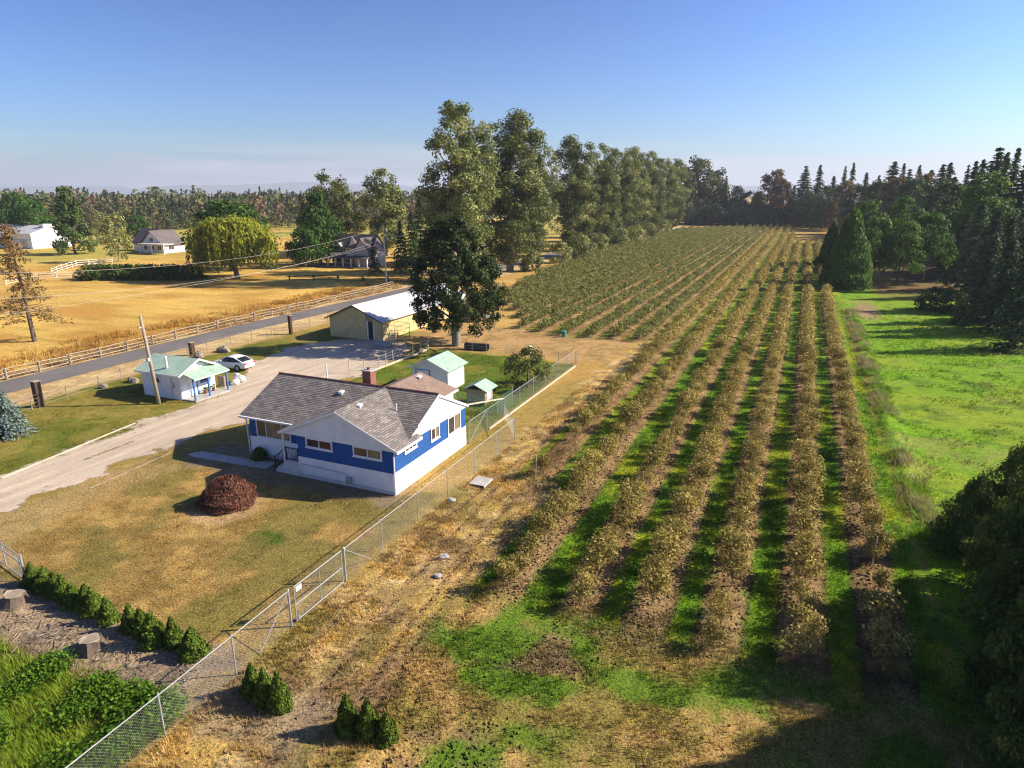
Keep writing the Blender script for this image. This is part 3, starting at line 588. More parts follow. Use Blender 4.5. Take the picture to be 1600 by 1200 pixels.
# rear extension
EX0, EX1, EY1 = -30.4, -25.0, 45.6
f = MB(); f.box(EX0, EX1, H_YB + 0.002, EY1, -0.2, 2.62); f.build('rear_wall', M['siding'], house)
f = MB(); zx = 3.95; xr = (EX0 + EX1) / 2
courses(f, (EX1 + 0.3, H_YB - 1.2, 2.6), (EX1 + 0.3, EY1 + 0.3, 2.6), (xr, EY1 - 0.6, zx), (xr, H_YB - 1.2, zx), seed=5); courses(f, (EX0 - 0.3, EY1 + 0.3, 2.6), (EX0 - 0.3, H_YB - 1.2, 2.6), (xr, H_YB - 1.2, zx), (xr, EY1 - 0.6, zx), seed=6); courses(f, (EX1 + 0.3, EY1 + 0.3, 2.6), (EX0 - 0.3, EY1 + 0.3, 2.6), (xr, EY1 - 0.6, zx), (xr, EY1 - 0.6, zx), seed=7)
f.build('rear_roof', M['shingle_brown'], house); f = MB(); f.beam((EX1 + 0.32, H_YB + 0.4, 2.53), (EX1 + 0.32, EY1 + 0.3, 2.53), 0.03, 0.17); f.build('fascia', M['white'], house)
vent(-27.2, 44.0, 3.72, 0.18); window(house, 'x', EX1, 1, 42.3, 43.6, 1.3, 2.3, 2)

# ---------------------------------------------------------------- generic gable outbuilding
def metal_slope(mb, A, B, C, D, rib=0.45):
    """ribbed sheet metal; A-B eave, D-C ridge"""
    A, B, C, D = map(Vector, (A, B, C, D)); nrm = (B - A).cross(D - A).normalized(); nrm = -nrm if nrm.z < 0 else nrm
    mb.poly([A, B, C, D]); mb.poly([A - nrm * 0.05, B - nrm * 0.05, C - nrm * 0.05, D - nrm * 0.05])
    mb.poly([A, B, B - nrm * 0.05, A - nrm * 0.05]); mb.poly([A, D, D - nrm * 0.05, A - nrm * 0.05]); mb.poly([B, C, C - nrm * 0.05, B - nrm * 0.05])
    n = max(2, round((B - A).length / rib)); ra = (B - A).normalized() * 0.025
    for i in range(n + 1):
        p = A.lerp(B, i / n); q = D.lerp(C, i / n); t = nrm * 0.016
        mb.poly([p - ra, p + t, q + t, q - ra]); mb.poly([p + ra, p + t, q + t, q + ra])
# white shed with green roof and porch
shed = empty('porch_shed', (-52.5, 42.4, 0), 'white shed with pale green metal roof and blue porch posts', 'shed')
SX0, SX1, SY0, SY1, SE, SR = -54.9, -50.1, 40.5, 44.3, 2.35, 3.35
f = MB(); f.box(SX0 + .03, SX1 - .03, SY0 + .03, SY1 - .03, -0.1, SE); f.build('wall', M['siding'], shed)
f = MB(); lap(f, 'y', SY0, -1, lambda z: SX0, lambda z: SX1, 0.0, SE, 0.22); f.build('siding', M['siding'], shed)
f = MB(); ym = (SY0 + SY1) / 2; hl_ = lambda z: SY0 if z < SE else SY0 + (z - SE) / (SR - SE) * (ym - SY0); hr_ = lambda z: SY1 if z < SE else SY1 - (z - SE) / (SR - SE) * (SY1 - ym)
lap(f, 'x', SX1, 1, hl_, hr_, 0.0, SR - 0.05, 0.22); f.build('siding', M['siding'], shed)
f = MB(); yl_, yh_ = SY0 - 0.45, SY1 + 0.45; metal_slope(f, (SX0 - 0.4, yl_, SE + 0.05), (SX1 + 0.45, yl_, SE + 0.05), (SX1 + 0.45, ym, SR + 0.15), (SX0 - 0.4, ym, SR + 0.15)); metal_slope(f, (SX1 + 0.45, yh_, SE + 0.05), (SX0 - 0.4, yh_, SE + 0.05), (SX0 - 0.4, ym, SR + 0.15), (SX1 + 0.45, ym, SR + 0.15)); f.build('roof', M['green_roof'], shed)
for s_, y_ in ((1, yl_), (1, yh_)):
    f = MB(); f.beam((SX1 + 0.48, y_, SE), (SX1 + 0.48, ym, SR + 0.1), 0.03, 0.16); f.build('fascia', M['white'], shed)
f = MB(); f.beam((SX0 - 0.4, yl_ - 0.02, SE), (SX1 + 0.45, yl_ - 0.02, SE), 0.03, 0.14); f.build('fascia', M['white'], shed)
f = MB(); metal_slope(f, (SX1 + 1.75, SY0 + 0.05, 2.12), (SX1 + 1.75, SY1 + 0.3, 2.12), (SX1 + 0.0, SY1 + 0.3, 2.62), (SX1 + 0.0, SY0 + 0.05, 2.62)); f.build('porch_roof', M['green_roof'], shed)
f = MB(); f.beam((SX1 + 1.72, SY0 + 0.05, 2.04), (SX1 + 1.72, SY1 + 0.3, 2.04), 0.04, 0.12); f.build('porch_beam', M['white'], shed)
f = MB(); f.box(SX1 + 0.06, SX1 + 1.7, SY0, SY1 + 0.1, -0.1, 0.12); f.build('porch_floor', M['concrete'], shed)
for y_ in (SY0 + 0.12, SY0 + 1.75, SY1 + 0.1):
    f = MB(); f.box(SX1 + 1.45, SX1 + 1.57, y_ - 0.06, y_ + 0.06, 0.12, 2.12); f.build('porch_post', M['blue_trim'], shed)
f = MB(); f.box(SX1 + 0.06, SX1 + 0.1, 41.3, 42.15, 0.13, 2.0); dr = f.build('door', M['white'], shed); f = MB(); f.beam((SX1 + 0.1, 42.2, 0.13), (SX1 + 0.1, 42.2, 2.05), 0.09, 0.09); f.build('door_frame', M['blue_trim'], dr)
window(shed, 'x', SX1 + 0.055, 1, 42.6, 43.5, 1.15, 1.85, 1, trim='blue_trim'); window(shed, 'y', SY0 - 0.05, -1, -53.3, -52.5, 1.3, 1.9, 1)
f = MB(); f.tube([(-51.95, 40.85, 2.4), (-51.95, 40.85, 3.75)], 0.11, 10); f.tube([(-51.95, 40.85, 3.75), (-51.95, 40.85, 3.85)], 0.14, 10); f.build('stove_pipe', M['white'], shed)
f = MB(); f.tube([(-51.15, 40.4, 0.3), (-51.15, 40.4, 2.2)], 0.03, 6); f.build('conduit', M['grey_metal'], shed); f = MB(); f.box(-51.05, -50.8, 40.3, 40.44, 1.1, 1.6); f.build('meter_box', M['grey_metal'], shed)
# yellow barn
barn = empty('barn', (-51.8, 80, 0), 'long yellow board barn with pale metal roof beside the road', 'barn')
BX0, BX1, BY0, BY1, BE, BR_ = -55.9, -47.8, 68.9, 92.0, 2.55, 4.35; xm = (BX0 + BX1) / 2
f = MB(); f.extrude([(BX0, -0.1), (BX1, -0.1), (BX1, BE), (xm, BR_ - 0.05), (BX0, BE)], 'y', BY0, BY1); f.build('wall', M['wood'], barn)
f = MB(); metal_slope(f, (BX1 + 0.45, BY0 - 0.5, BE - 0.08), (BX1 + 0.45, BY1 + 0.4, BE - 0.08), (xm, BY1 + 0.4, BR_ + 0.05), (xm, BY0 - 0.5, BR_ + 0.05), 0.9); metal_slope(f, (BX0 - 0.45, BY1 + 0.4, BE - 0.08), (BX0 - 0.45, BY0 - 0.5, BE - 0.08), (xm, BY0 - 0.5, BR_ + 0.05), (xm, BY1 + 0.4, BR_ + 0.05), 0.9); f.build('roof', M['zinc_roof'], barn)
bw = 0.3; nb_ = int((BX1 - BX0) / bw)
for i in range(nb_):
    x0 = BX0 + i * bw; xc = x0 + bw / 2; zt = BE + (BR_ - BE) * (1 - abs(xc - xm) / (xm - BX0)) - 0.1
    if -50.1 < xc < -48.85: continue
    f = MB(); f.box(x0 + 0.018, x0 + bw - 0.018, BY0 - 0.04 - 0.015 * (i % 2), BY0 - 0.001, -0.05, zt); f.build('board', M['yellow'], barn)
nb_ = int((BY1 - BY0) / 0.3)
brd = MB(); brd.box(BX1 + 0.001, BX1 + 0.035, BY0 + 0.02, BY0 + 0.28, -0.05, BE - 0.05); b0 = brd.build('board', M['yellow'], barn)
for i in range(1, nb_):
    b1 = b0.copy(); COL.objects.link(b1); b1.location.y += i * 0.3
f = MB(); f.beam((BX0 - 0.4, BY0 - 0.52, BE - 0.15), (xm, BY0 - 0.52, BR_ - 0.03), 0.04, 0.14); f.beam((BX1 + 0.4, BY0 - 0.52, BE - 0.15), (xm, BY0 - 0.52, BR_ - 0.03), 0.04, 0.14); f.build('fascia', M['wood_dark'], barn)
f = MB(); f.box(-49.85, -49.1, BY0 - 0.02, BY0 - 0.002, 0.05, 2.35); dr = f.build('doorway_shade_panel', M['black_metal'], barn)  # flat black panel stands in for the shade inside the open entrance
for a_, b_ in ((-50.05, -49.85), (-49.1, -49.0)):
    f = MB(); f.box(a_, b_, BY0 - 0.07, BY0 - 0.003, 0.0, 2.45); f.build('door_jamb', M['white'], dr)
# garden shed
gs = empty('garden_shed', (-31, 54, 0), 'small white garden shed with pale green roof on the back lawn', 'shed')
f = MB(); f.extrude([(-33.1, -0.1), (-29.2, -0.1), (-29.2, 2.15), (-31.15, 3.0), (-33.1, 2.15)], 'y', 52.3, 55.6); f.build('wall', M['white'], gs)
f = MB(); metal_slope(f, (-28.85, 51.9, 2.1), (-28.85, 55.9, 2.1), (-31.15, 55.9, 3.1), (-31.15, 51.9, 3.1), 0.6); metal_slope(f, (-33.45, 55.9, 2.1), (-33.45, 51.9, 2.1), (-31.15, 51.9, 3.1), (-31.15, 55.9, 3.1), 0.6); f.build('roof', M['green_roof'], gs)
f = MB(); f.beam((-28.83, 51.88, 2.03), (-31.15, 51.88, 3.03), 0.03, 0.13); f.beam((-33.47, 51.88, 2.03), (-31.15, 51.88, 3.03), 0.03, 0.13); f.build('fascia', M['white'], gs)
f = MB(); f.box(-32.6, -31.2, 52.26, 52.298, 0.05, 1.9); d_ = f.build('door', M['white'], gs)
f = MB(); f.box(-32.68, -32.6, 52.24, 52.3, 0.0, 1.98); f.box(-31.2, -31.12, 52.24, 52.3, 0, 1.98); f.box(-32.6, -31.2, 52.24, 52.3, 1.9, 1.98); f.build('door_frame', M['blue_trim'], d_)
f = MB(); lap(f, 'y', 52.3, -1, lambda z: -33.1 if z < 2.15 else -33.1 + (z - 2.15) / 0.85 * 1.95, lambda z: -29.2 if z < 2.15 else -29.2 - (z - 2.15) / 0.85 * 1.95, 2.0, 2.95, 0.2); f.build('gable_siding', M['siding'], gs)
# coop
M['net'] = simple('green_netting', (0.10, 0.24, 0.17), 0.9, 0.2); M['plastic_white'] = simple('white_plastic', (0.7, 0.7, 0.68), 0.5, 0.06)
cp = empty('chicken_coop', (-25, 50.5, 0), 'small coop with pale green roof and netting between lawn and fence', 'coop')
f = MB(); f.box(-25.9, -24.1, 49.7, 51.3, 0.25, 1.45); f.build('box_wall', M['wood'], cp)
f = MB(); metal_slope(f, (-23.75, 49.4, 1.45), (-23.75, 51.7, 1.45), (-25.0, 51.7, 2.0), (-25.0, 49.4, 2.0), 0.5); metal_slope(f, (-26.25, 51.7, 1.45), (-26.25, 49.4, 1.45), (-25.0, 49.4, 2.0), (-25.0, 51.7, 2.0), 0.5); f.build('roof', M['green_roof'], cp)
for x_, y_ in ((-25.85, 49.8), (-24.15, 49.8), (-24.15, 51.2), (-25.85, 51.2)):
    f = MB(); f.box(x_ - .05, x_ + .05, y_ - .05, y_ + .05, -0.1, 0.26); f.build('leg', M['wood'], cp)
f = MB(); f.box(-24.09, -24.05, 50.1, 50.8, 0.5, 1.2); f.build('hatch', M['plastic_white'], cp)
nt_ = MB()
for i in range(26):
    x_ = -26.2 + i * 0.16; nt_.beam((x_, 48.2, 0), (x_, 48.2, 1.5), 0.012, 0.012)
for i in range(10): nt_.beam((-26.2, 48.2, 0.15 * i + 0.08), (-22.2, 48.2, 0.15 * i + 0.08), 0.012, 0.012)
for i in range(20):
    y_ = 48.2 + i * 0.16; nt_.beam((-22.2, y_, 0), (-22.2, y_, 1.5), 0.012, 0.012)
for i in range(10): nt_.beam((-22.2, 48.2, 0.15 * i + 0.08), (-22.2, 51.4, 0.15 * i + 0.08), 0.012, 0.012)
tag(nt_.build('netting', M['net'], cp), kind='stuff')
for x_, y_ in ((-26.2, 48.2), (-22.2, 48.2), (-22.2, 51.4)):
    f = MB(); f.tube([(x_, y_, -0.1), (x_, y_, 1.65)], 0.035, 6); f.build('net_post', M['galv'], cp)
f = MB(); f.beam((-21.9, 42.0, 2.75), (-21.2, 47.2, 1.85), 0.1, 0.1); tag(f.build('timber_rail', M['wood_pale']), 'pale timber rail leaning out from the house corner toward the netting', 'rail')
# ---------------------------------------------------------------- foliage
def unit(v): return v / np.maximum(np.linalg.norm(v, axis=-1, keepdims=True), 1e-6)
def leaf_quads(P, N, size, aspect=1.7, r=None, axis=None, sv=0.35):
    """rhombic leaf clumps at P, facing N (noisy); axis = preferred long direction"""
    r = r or rng; n = len(P); N = unit(N)
    A = r.normal(size=(n, 3)) if axis is None else axis + r.normal(size=(n, 3)) * 0.35
    T = unit(A - N * np.sum(A * N, 1, keepdims=True)); B = np.cross(N, T)
    s = (np.full(n, size) if np.isscalar(size) else size) * (1 + sv * r.normal(size=n).clip(-2, 2)); s = np.maximum(s, 0.2 * np.mean(s))[:, None]
    a, b = T * s * 0.5 * aspect ** 0.5, B * s * 0.5 / aspect ** 0.5
    k = N * s * 0.12
    V = np.stack([P - a, P + b + k, P + a, P - b + k], 1).reshape(-1, 3)
    return V, np.arange(4 * n).reshape(-1, 4)
def leaf_mesh(name, P, N, size, mat, tint, aspect=1.7, r=None, axis=None):
    V, Fq = leaf_quads(P, N, size, aspect, r, axis); me = mesh_np(name, V, Fq, mat); fattr(me, 'tint', np.clip(tint, 0, 1)); return me
def tubes_mesh(name, segs, mat, k=6):
    mb = MB()
    for pts, rs in segs: mb.tube(pts, rs, k, cap=False)
    return mesh_np(name, mb.V, np.array(mb.F), mat, smooth=True)
def sphere_pts(r, n, rad=1.0):
    v = unit(r.normal(size=(n, 3))); return v * (rad * r.random(n) ** (1 / 2.4))[:, None], v

def deciduous(seed, H, W, cb, prof, nclump, nleaf, leaf, clump, mat, bark='bark_grey', limbs=14, trunk_r=None, lean=0.0, tint_bias=0.0, droop=0.0, leaders=1):
    """trunk with limbs and leaf clumps; prof(t) = relative crown radius at t (0 bottom of crown .. 1 top)"""
    r = np.random.default_rng(seed); tr = trunk_r or H * 0.014
    t = np.sort(r.random(nclump) ** 0.85); ang = r.random(nclump) * 6.283; rad = prof(t) * W / 2 * (0.35 + 0.65 * r.random(nclump) ** 0.5)
    C = np.stack([np.cos(ang) * rad + lean * t * H, np.sin(ang) * rad, (cb + (1 - cb) * t) * H - droop * rad], 1)
    C[-1] = (lean * H, 0, H * 0.95)
    if leaders > 1:                       # several upright leaders of different height make the crown
        la = r.random() * 6.283 + np.arange(leaders) * 6.283 / leaders; lr = W * 0.22 * (0.6 + 0.7 * r.random(leaders)); lh = np.concatenate([[1.0], 0.66 + 0.32 * r.random(leaders - 1)]); j = r.integers(0, leaders, nclump)
        rad = prof(t) * W * 0.33 * (0.25 + 0.75 * r.random(nclump) ** 0.5); sp = np.minimum(1, 0.35 + 1.1 * t)
        C = np.stack([np.cos(la[j]) * lr[j] * sp + np.cos(ang) * rad, np.sin(la[j]) * lr[j] * sp + np.sin(ang) * rad, (cb + (lh[j] - cb) * t) * H], 1)
    cs = clump * (0.6 + 0.8 * r.random(nclump)) * (0.55 + 0.45 * prof(np.clip(t, 0, 0.96)))
    P = []; N = []; T = []
    cent = np.array([0, 0, (cb + (1 - cb) * 0.42) * H])
    for c, s in zip(C, cs):
        n = max(6, int(nleaf * (s / clump) ** 2)); q, v = sphere_pts(r, n, 1.0); q = q * s * np.array([1, 1, 0.85])
        P.append(c + q); out = unit((c + q) * np.array([1, 1, 0.8]) - cent * np.array([1, 1, 0.8])); N.append(v * 0.75 + out * 0.65 + r.normal(size=(n, 3)) * 0.6 + np.array([0, 0, 0.05]))
        T.append(np.clip(0.42 + tint_bias + 0.16 * r.normal() + 0.2 * r.normal(size=n), 0, 1))
    P = np.concatenate(P); N = np.concatenate(N); T = np.concatenate(T); P[:, 2] = np.maximum(P[:, 2], 0.25)
    segs = [([(0, 0, -0.2), (lean * H * .2, 0.01 * H * r.normal(), H * 0.25), (lean * H * .5, 0.01 * H * r.normal(), H * 0.55), (lean * H * .9, 0, H * 0.9)], [tr * 1.25, tr, tr * 0.6, tr * 0.12])]
    for i in r.choice(nclump, min(limbs, nclump), replace=False):
        c = C[i]; z0 = max(cb * H * 0.7, c[2] - np.hypot(c[0], c[1]) * 0.9 - 0.05 * H); rr = tr * 0.45 * (1 - c[2] / H * 0.6)
        segs.append(([(lean * z0, 0, z0), tuple((np.array([lean * z0, 0, z0]) * 0.45 + c * 0.55) + np.array([0, 0, -0.02 * H])), tuple(c)], [rr, rr * 0.6, rr * 0.15]))
    return tubes_mesh('trunk', segs, M[bark]), leaf_mesh('crown', P, N, leaf, M[mat], T, 1.5, r)
def conifer(seed, H, W, cb, mat, nwhorl=34, nbr=9, per=9, leaf=0.5, p=0.85, droop=0.25, rag=0.35, bark='bark', trunk_r=None, top=0.07, dense=1.0):
    r = np.random.default_rng(seed); P = []; N = []; A = []; S = []; T = []; segs = []
    tr = trunk_r or H * 0.012
    for i in range(nwhorl):
        t = ((i + r.random()) / nwhorl) ** 0.9; z = (cb + (1 - cb) * t) * H; R0 = W / 2 * ((1 - t) ** p + top)
        for j in range(max(6, int(nbr * (1 - 0.3 * t)))):
            a = r.random() * 6.283; L = R0 * (1 - rag * r.random() ** 1.5); d = np.array([math.cos(a), math.sin(a), 0])
            n = max(4, int(per * dense * (0.45 + 0.55 * L / (W / 2)))); u = (0.15 + 0.85 * (np.arange(n) + r.random(n)) / n)
            side = np.array([-d[1], d[0], 0]); zz = L * (0.12 * np.sin(u * 3.1) - droop * u ** 1.6)
            pts = d * (u * L)[:, None] + side * (r.normal(size=n) * 0.16 * L * u)[:, None]; pts[:, 2] = z + zz
            P.append(pts); S.append(leaf * (1.0 - 0.3 * t) * (0.8 + 0.5 * (1 - u))); A.append(np.tile(d + np.array([0, 0, -droop * 0.8]), (n, 1)))
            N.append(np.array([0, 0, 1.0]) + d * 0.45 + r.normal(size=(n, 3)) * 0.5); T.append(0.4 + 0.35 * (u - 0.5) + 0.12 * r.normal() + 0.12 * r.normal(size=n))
            if r.random() < 0.25: segs.append(([(0, 0, z), tuple(d * L * 0.5 + np.array([0, 0, z - droop * L * .15])), tuple(d * L * 0.95 + np.array([0, 0, z - droop * L * .9]))], [tr * 0.25 * (1 - t) + 0.01, tr * 0.15 * (1 - t) + 0.01, 0.008]))
    n = 14; P.append(np.stack([r.normal(size=n) * 0.05, r.normal(size=n) * 0.05, H * (0.95 + 0.05 * r.random(n))], 1)); S.append(np.full(n, leaf * 0.5)); A.append(np.tile([0, 0, 1.0], (n, 1))); N.append(r.normal(size=(n, 3))); T.append(np.full(n, 0.5))
    segs.insert(0, ([(0, 0, -0.2), (0, 0, H * 0.4), (0, 0, H * 0.98)], [tr * 1.3, tr * 0.8, tr * 0.1]))
    P = np.concatenate(P); P[:, 2] = np.maximum(P[:, 2], 0.15)
    return tubes_mesh('trunk', segs, M[bark], 5), leaf_mesh('crown', P, np.concatenate(N), np.concatenate(S), M[mat], np.concatenate(T), 2.1, r, np.concatenate(A))
def thuja(seed, H, W, n, leaf, mat, p=0.8, lumpy=0.12, bottom=0.12, flare=0.5):
    """dense cone of upright sprays over a solid dark core of twigs"""
    r = np.random.default_rng(seed); t = 1 - (1 - r.random(n)) ** 0.55 * 1.0; t = np.clip(t, 0, 1); a = r.random(n) * 6.283
    rad = W / 2 * np.minimum(1, (1 - t) ** p * 1.05 + 0.02) * np.minimum(1, bottom * 3 + flare + t * 5)
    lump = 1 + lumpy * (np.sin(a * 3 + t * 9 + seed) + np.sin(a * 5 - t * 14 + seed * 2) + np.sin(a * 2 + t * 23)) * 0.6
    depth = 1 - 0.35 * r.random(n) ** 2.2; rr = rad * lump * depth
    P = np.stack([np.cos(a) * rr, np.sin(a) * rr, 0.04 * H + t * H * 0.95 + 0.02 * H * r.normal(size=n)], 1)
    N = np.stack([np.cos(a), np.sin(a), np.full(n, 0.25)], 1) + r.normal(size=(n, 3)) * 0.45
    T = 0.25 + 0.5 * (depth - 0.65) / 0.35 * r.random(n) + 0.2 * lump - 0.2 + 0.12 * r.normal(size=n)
    ax = np.stack([np.cos(a) * 0.4, np.sin(a) * 0.4, np.ones(n)], 1)
    segs = [([(0, 0, -0.1), (0, 0, H * 0.5), (0, 0, H * 0.93)], [H * 0.03, H * 0.02, H * 0.004])]
    for _ in range(10):
        z = H * (0.08 + 0.6 * r.random()); b_ = r.random() * 6.283; L = W * 0.3 * (1 - z / H); segs.append(([(0, 0, z), (math.cos(b_) * L, math.sin(b_) * L, z + L * 0.8)], [H * 0.012, 0.004]))
    return tubes_mesh('trunk', segs, M['bark'], 5), leaf_mesh('crown', P, N, leaf, M[mat], T, 1.8, r, ax)
def willow(seed, H, W):
    r = np.random.default_rng(seed); P = []; N = []; T = []; A = []; segs = [([(0, 0, -0.2), (0.2, 0.1, 2.2), (0.3, 0, 4.5)], [0.65, 0.5, 0.35])]
    for k in range(150):
        a = r.random() * 6.283; u = r.random() ** 0.6; rad = W / 2 * u; zt = H * (0.62 + 0.38 * math.sqrt(max(0, 1 - u * u))) * (0.86 + 0.16 * r.random())
        c = np.array([math.cos(a) * rad, math.sin(a) * rad, zt]); n = 26; q, v = sphere_pts(r, n, 1.5); P.append(c + q * np.array([1, 1, 0.7])); N.append(v + np.array([0, 0, .5])); T.append(0.62 + 0.15 * r.normal(size=n)); A.append(np.tile([0, 0, -1.0], (n, 1)))
        for s_ in range(5):
            b_ = c + np.array([*(r.normal(size=2) * 1.1), 0]); L = (zt - (0.6 + 2.0 * r.random())) * (0.55 + 0.45 * u) * (0.6 + 0.4 * r.random()); m_ = max(6, int(L / 0.34)); h = np.arange(m_) / m_
            out = np.array([math.cos(a), math.sin(a), 0]) * 0.9
            P.append(b_ + np.outer(np.minimum(h * 2, 1), out) * 0.6 + np.stack([r.normal(size=m_) * .16, r.normal(size=m_) * .16, -h * L], 1)); N.append(np.tile(out, (m_, 1)) + r.normal(size=(m_, 3)) * .6); A.append(np.tile([0, 0, -1.0], (m_, 1))); T.append(0.52 - 0.35 * h + 0.1 * r.normal() + 0.13 * r.normal(size=m_))
        if k % 9 == 0: segs.append(([(0.3, 0, 3.0), tuple(c * np.array([.5, .5, .75])), tuple(c)], [0.22, 0.12, 0.03]))
    P = np.concatenate(P); P[:, 2] = np.maximum(P[:, 2], 0.3)
    return tubes_mesh('trunk', segs, M['bark'], 7), leaf_mesh('crown', P, np.concatenate(N), 0.5, M['willow'], np.concatenate(T), 2.6, r, np.concatenate(A))
def tree_obj(name, meshes, loc, label, cat='tree', group=None, rz=None, sc=1.0, parts=('trunk', 'crown')):
    o = empty(name, loc, label, cat, group, rng.random() * 6.283 if rz is None else rz); o.scale = sc if hasattr(sc, '__len__') else (sc, sc, sc)
    for nm, me in zip(parts, meshes): put(nm, me, o)
    return o

# poplars along the orchard
pprof = lambda t: np.sin(math.pi * (0.14 + 0.76 * np.clip(t, 0, 1))) ** 0.75
POP = [deciduous(100 + i, 36, w, 0.05, pprof, 230, 165, 0.37, 1.75, 'poplar', leaders=4, limbs=60, trunk_r=0.55, tint_bias=tb) for i, (w, tb) in enumerate(((13.5, 0.06), (12, 0.0), (14.5, -0.06)))]
for i, (x, y, h, v, w_, lb) in enumerate((
        (-66.5, 127, 36.0, 0, 1.0, 'tallest poplar at the near end of the row, behind the dark ivy tree'), (-64.6, 148, 35.5, 1, 1.25, 'second tall poplar of the row, forked beside the tallest'),
        (-65.5, 166, 33.0, 2, 0.8, 'poplar half hidden behind the two tall ones'), (-62.9, 192, 33.5, 1, 1.1, 'pale poplar beyond the gap, third tall one of the row'), (-62.0, 217, 33.3, 2, 1.0, 'fourth tall poplar of the row along the orchard'),
        (-61.6, 240, 34.0, 0, 0.95, 'fifth tall poplar of the row along the orchard'), (-61.5, 264, 34.5, 1, 1.1, 'sixth tall poplar of the row along the orchard'), (-61.9, 292, 35.0, 2, 1.0, 'seventh poplar of the row, near its far end'),
        (-62.6, 322, 34.5, 0, 1.05, 'eighth poplar of the row, near its far end'), (-63.0, 352, 34.0, 1, 1.1, 'farthest poplar of the row beside the orchard corner'))):
    tree_obj('poplar', POP[v], (x, y, 0), lb, 'tree', 'poplars along the orchard', sc=(1.12 * w_ * h / 36, 1.12 * w_ * h / 36, h / 36))
SHR = [deciduous(130 + i, 5.0, 6.0, 0.0, lambda t: np.sqrt(np.clip(1 - t * t, 0, 1)), 40, 60, 0.34, 1.0, 'poplar', limbs=8, trunk_r=0.09, tint_bias=0.1) for i in range(2)]
for i, (x, y, s) in enumerate(((-59.5, 150, 1.0), (-60.5, 172, 1.1), (-59.0, 186, 1.35), (-58.8, 205, 1.2), (-58.6, 228, 1.3), (-58.6, 252, 1.3), (-59, 280, 1.3), (-60, 312, 1.3))):
    tree_obj('poplar_sapling', SHR[i % 2], (x, y, 0), ('leafy sucker thicket at the foot of the %s poplar gap' % ['first', 'second', 'third', 'fourth', 'fifth', 'sixth', 'seventh', 'eighth'][i]), 'sapling', 'suckers at the foot of the poplars', sc=s)
# big dark tree behind the garden
dk = deciduous(7, 15.8, 12.6, 0.27, lambda t: np.where(t < 0.5, 0.78 + 0.25 * np.sin(t / 0.5 * 3.1), 0.8 * (1 - ((t - 0.5) / 0.5) ** 1.6 * 0.62)), 235, 150, 0.25, 0.9, 'darktree', 'bark_grey', 50, 0.52, droop=0.38)
tree_obj('ivy_dark_tree', dk, (-37.9, 70.3, 0), 'big dark green tree with bare pale trunk behind the garden shed', rz=0.4)
# pyramid cedar beside the rows and its neighbours
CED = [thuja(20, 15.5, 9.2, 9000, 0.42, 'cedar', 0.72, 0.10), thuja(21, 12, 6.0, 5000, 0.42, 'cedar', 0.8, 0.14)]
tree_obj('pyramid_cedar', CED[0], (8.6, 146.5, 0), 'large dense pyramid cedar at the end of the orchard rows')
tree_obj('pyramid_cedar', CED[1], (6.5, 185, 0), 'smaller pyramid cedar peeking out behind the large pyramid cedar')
PIN = [deciduous(30 + i, 13, 9.5, 0.30, lambda t: np.sqrt(np.clip(1 - (t * 0.96) ** 1.6, 0, 1)), 62, 95, 0.36, 1.25, 'cedar', 'bark', 26, 0.2, droop=0.15) for i in range(2)]
for i, (x, y, h, lb) in enumerate(((14.3, 160, 13, 'first young pine with bare stem right of the pyramid cedar'), (18.6, 156, 12.5, 'second young pine with bare stem right of the pyramid cedar'), (24.0, 163, 14.0, 'third young pine with bare stem, nearest the spruces'), (14.5, 185, 16, 'green pine behind the young pines'), (22, 190, 17, 'taller green pine behind the young pines near the spruces'))):
    tree_obj('young_pine', PIN[i % 2], (x, y, 0), lb, 'tree', 'young pines beside the meadow', sc=h / 13)
# tall firs on the right
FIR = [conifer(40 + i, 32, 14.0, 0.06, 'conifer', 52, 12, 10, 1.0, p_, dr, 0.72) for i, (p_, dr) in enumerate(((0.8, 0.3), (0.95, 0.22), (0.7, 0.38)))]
def px_to(u, dist):                        # ground point in the direction of photo column u, at a horizontal distance
    x = (u - 800) / F_PX; d = Vector((x, math.cos(TH) + (600 - HOR) / F_PX * math.sin(TH))); d.normalize()
    c_, s_ = math.cos(YAW), math.sin(YAW); return (d.x * c_ - d.y * s_) * dist, (d.x * s_ + d.y * c_) * dist
def h_for(v, x, y):                        # height that reaches photo row v at a ground point
    d1 = -x * math.sin(YAW) + y * math.cos(YAW); k = (600 - v) / F_PX
    return CAM_H + d1 * (k * math.cos(TH) - math.sin(TH)) / (math.cos(TH) + k * math.sin(TH))
firs = [(1255, 251, 420), (1277, 249, 428), (1300, 268, 425), (1328, 247, 400), (1350, 272, 410), (1370, 264, 380), (1391, 249, 360), (1406, 243, 350), (1431, 249, 330), (1450, 262, 345), (1467, 247, 300), (1488, 268, 310), (1506, 249, 260), (1528, 238, 240), (1549, 221, 225), (1578, 222, 200), (1598, 245, 190), (1240, 285, 430), (1316, 262, 415), (1416, 258, 340), (1478, 258, 315), (1517, 256, 250), (1563, 240, 215)]
ordn = ['first', 'second', 'third', 'fourth', 'fifth', 'sixth', 'seventh', 'eighth', 'ninth', 'tenth', 'eleventh', 'twelfth', 'thirteenth', 'fourteenth', 'fifteenth', 'sixteenth', 'seventeenth', 'eighteenth', 'nineteenth', 'twentieth', 'twenty first', 'twenty second', 'twenty third']
for i, (u, v, d) in enumerate(sorted(firs)):
    x, y = px_to(u, d); h = h_for(v, x, y)
    tree_obj('fir_tree', FIR[i % 3], (x, y, 0), 'tall dark fir on the skyline, %s from the orchard end rightward' % ordn[i], 'tree', 'tall firs on the skyline', sc=(h / 32 * (0.65 + 0.9 * rng.random()),) * 2 + (h / 32 * (0.9 + 0.14 * rng.random()),))
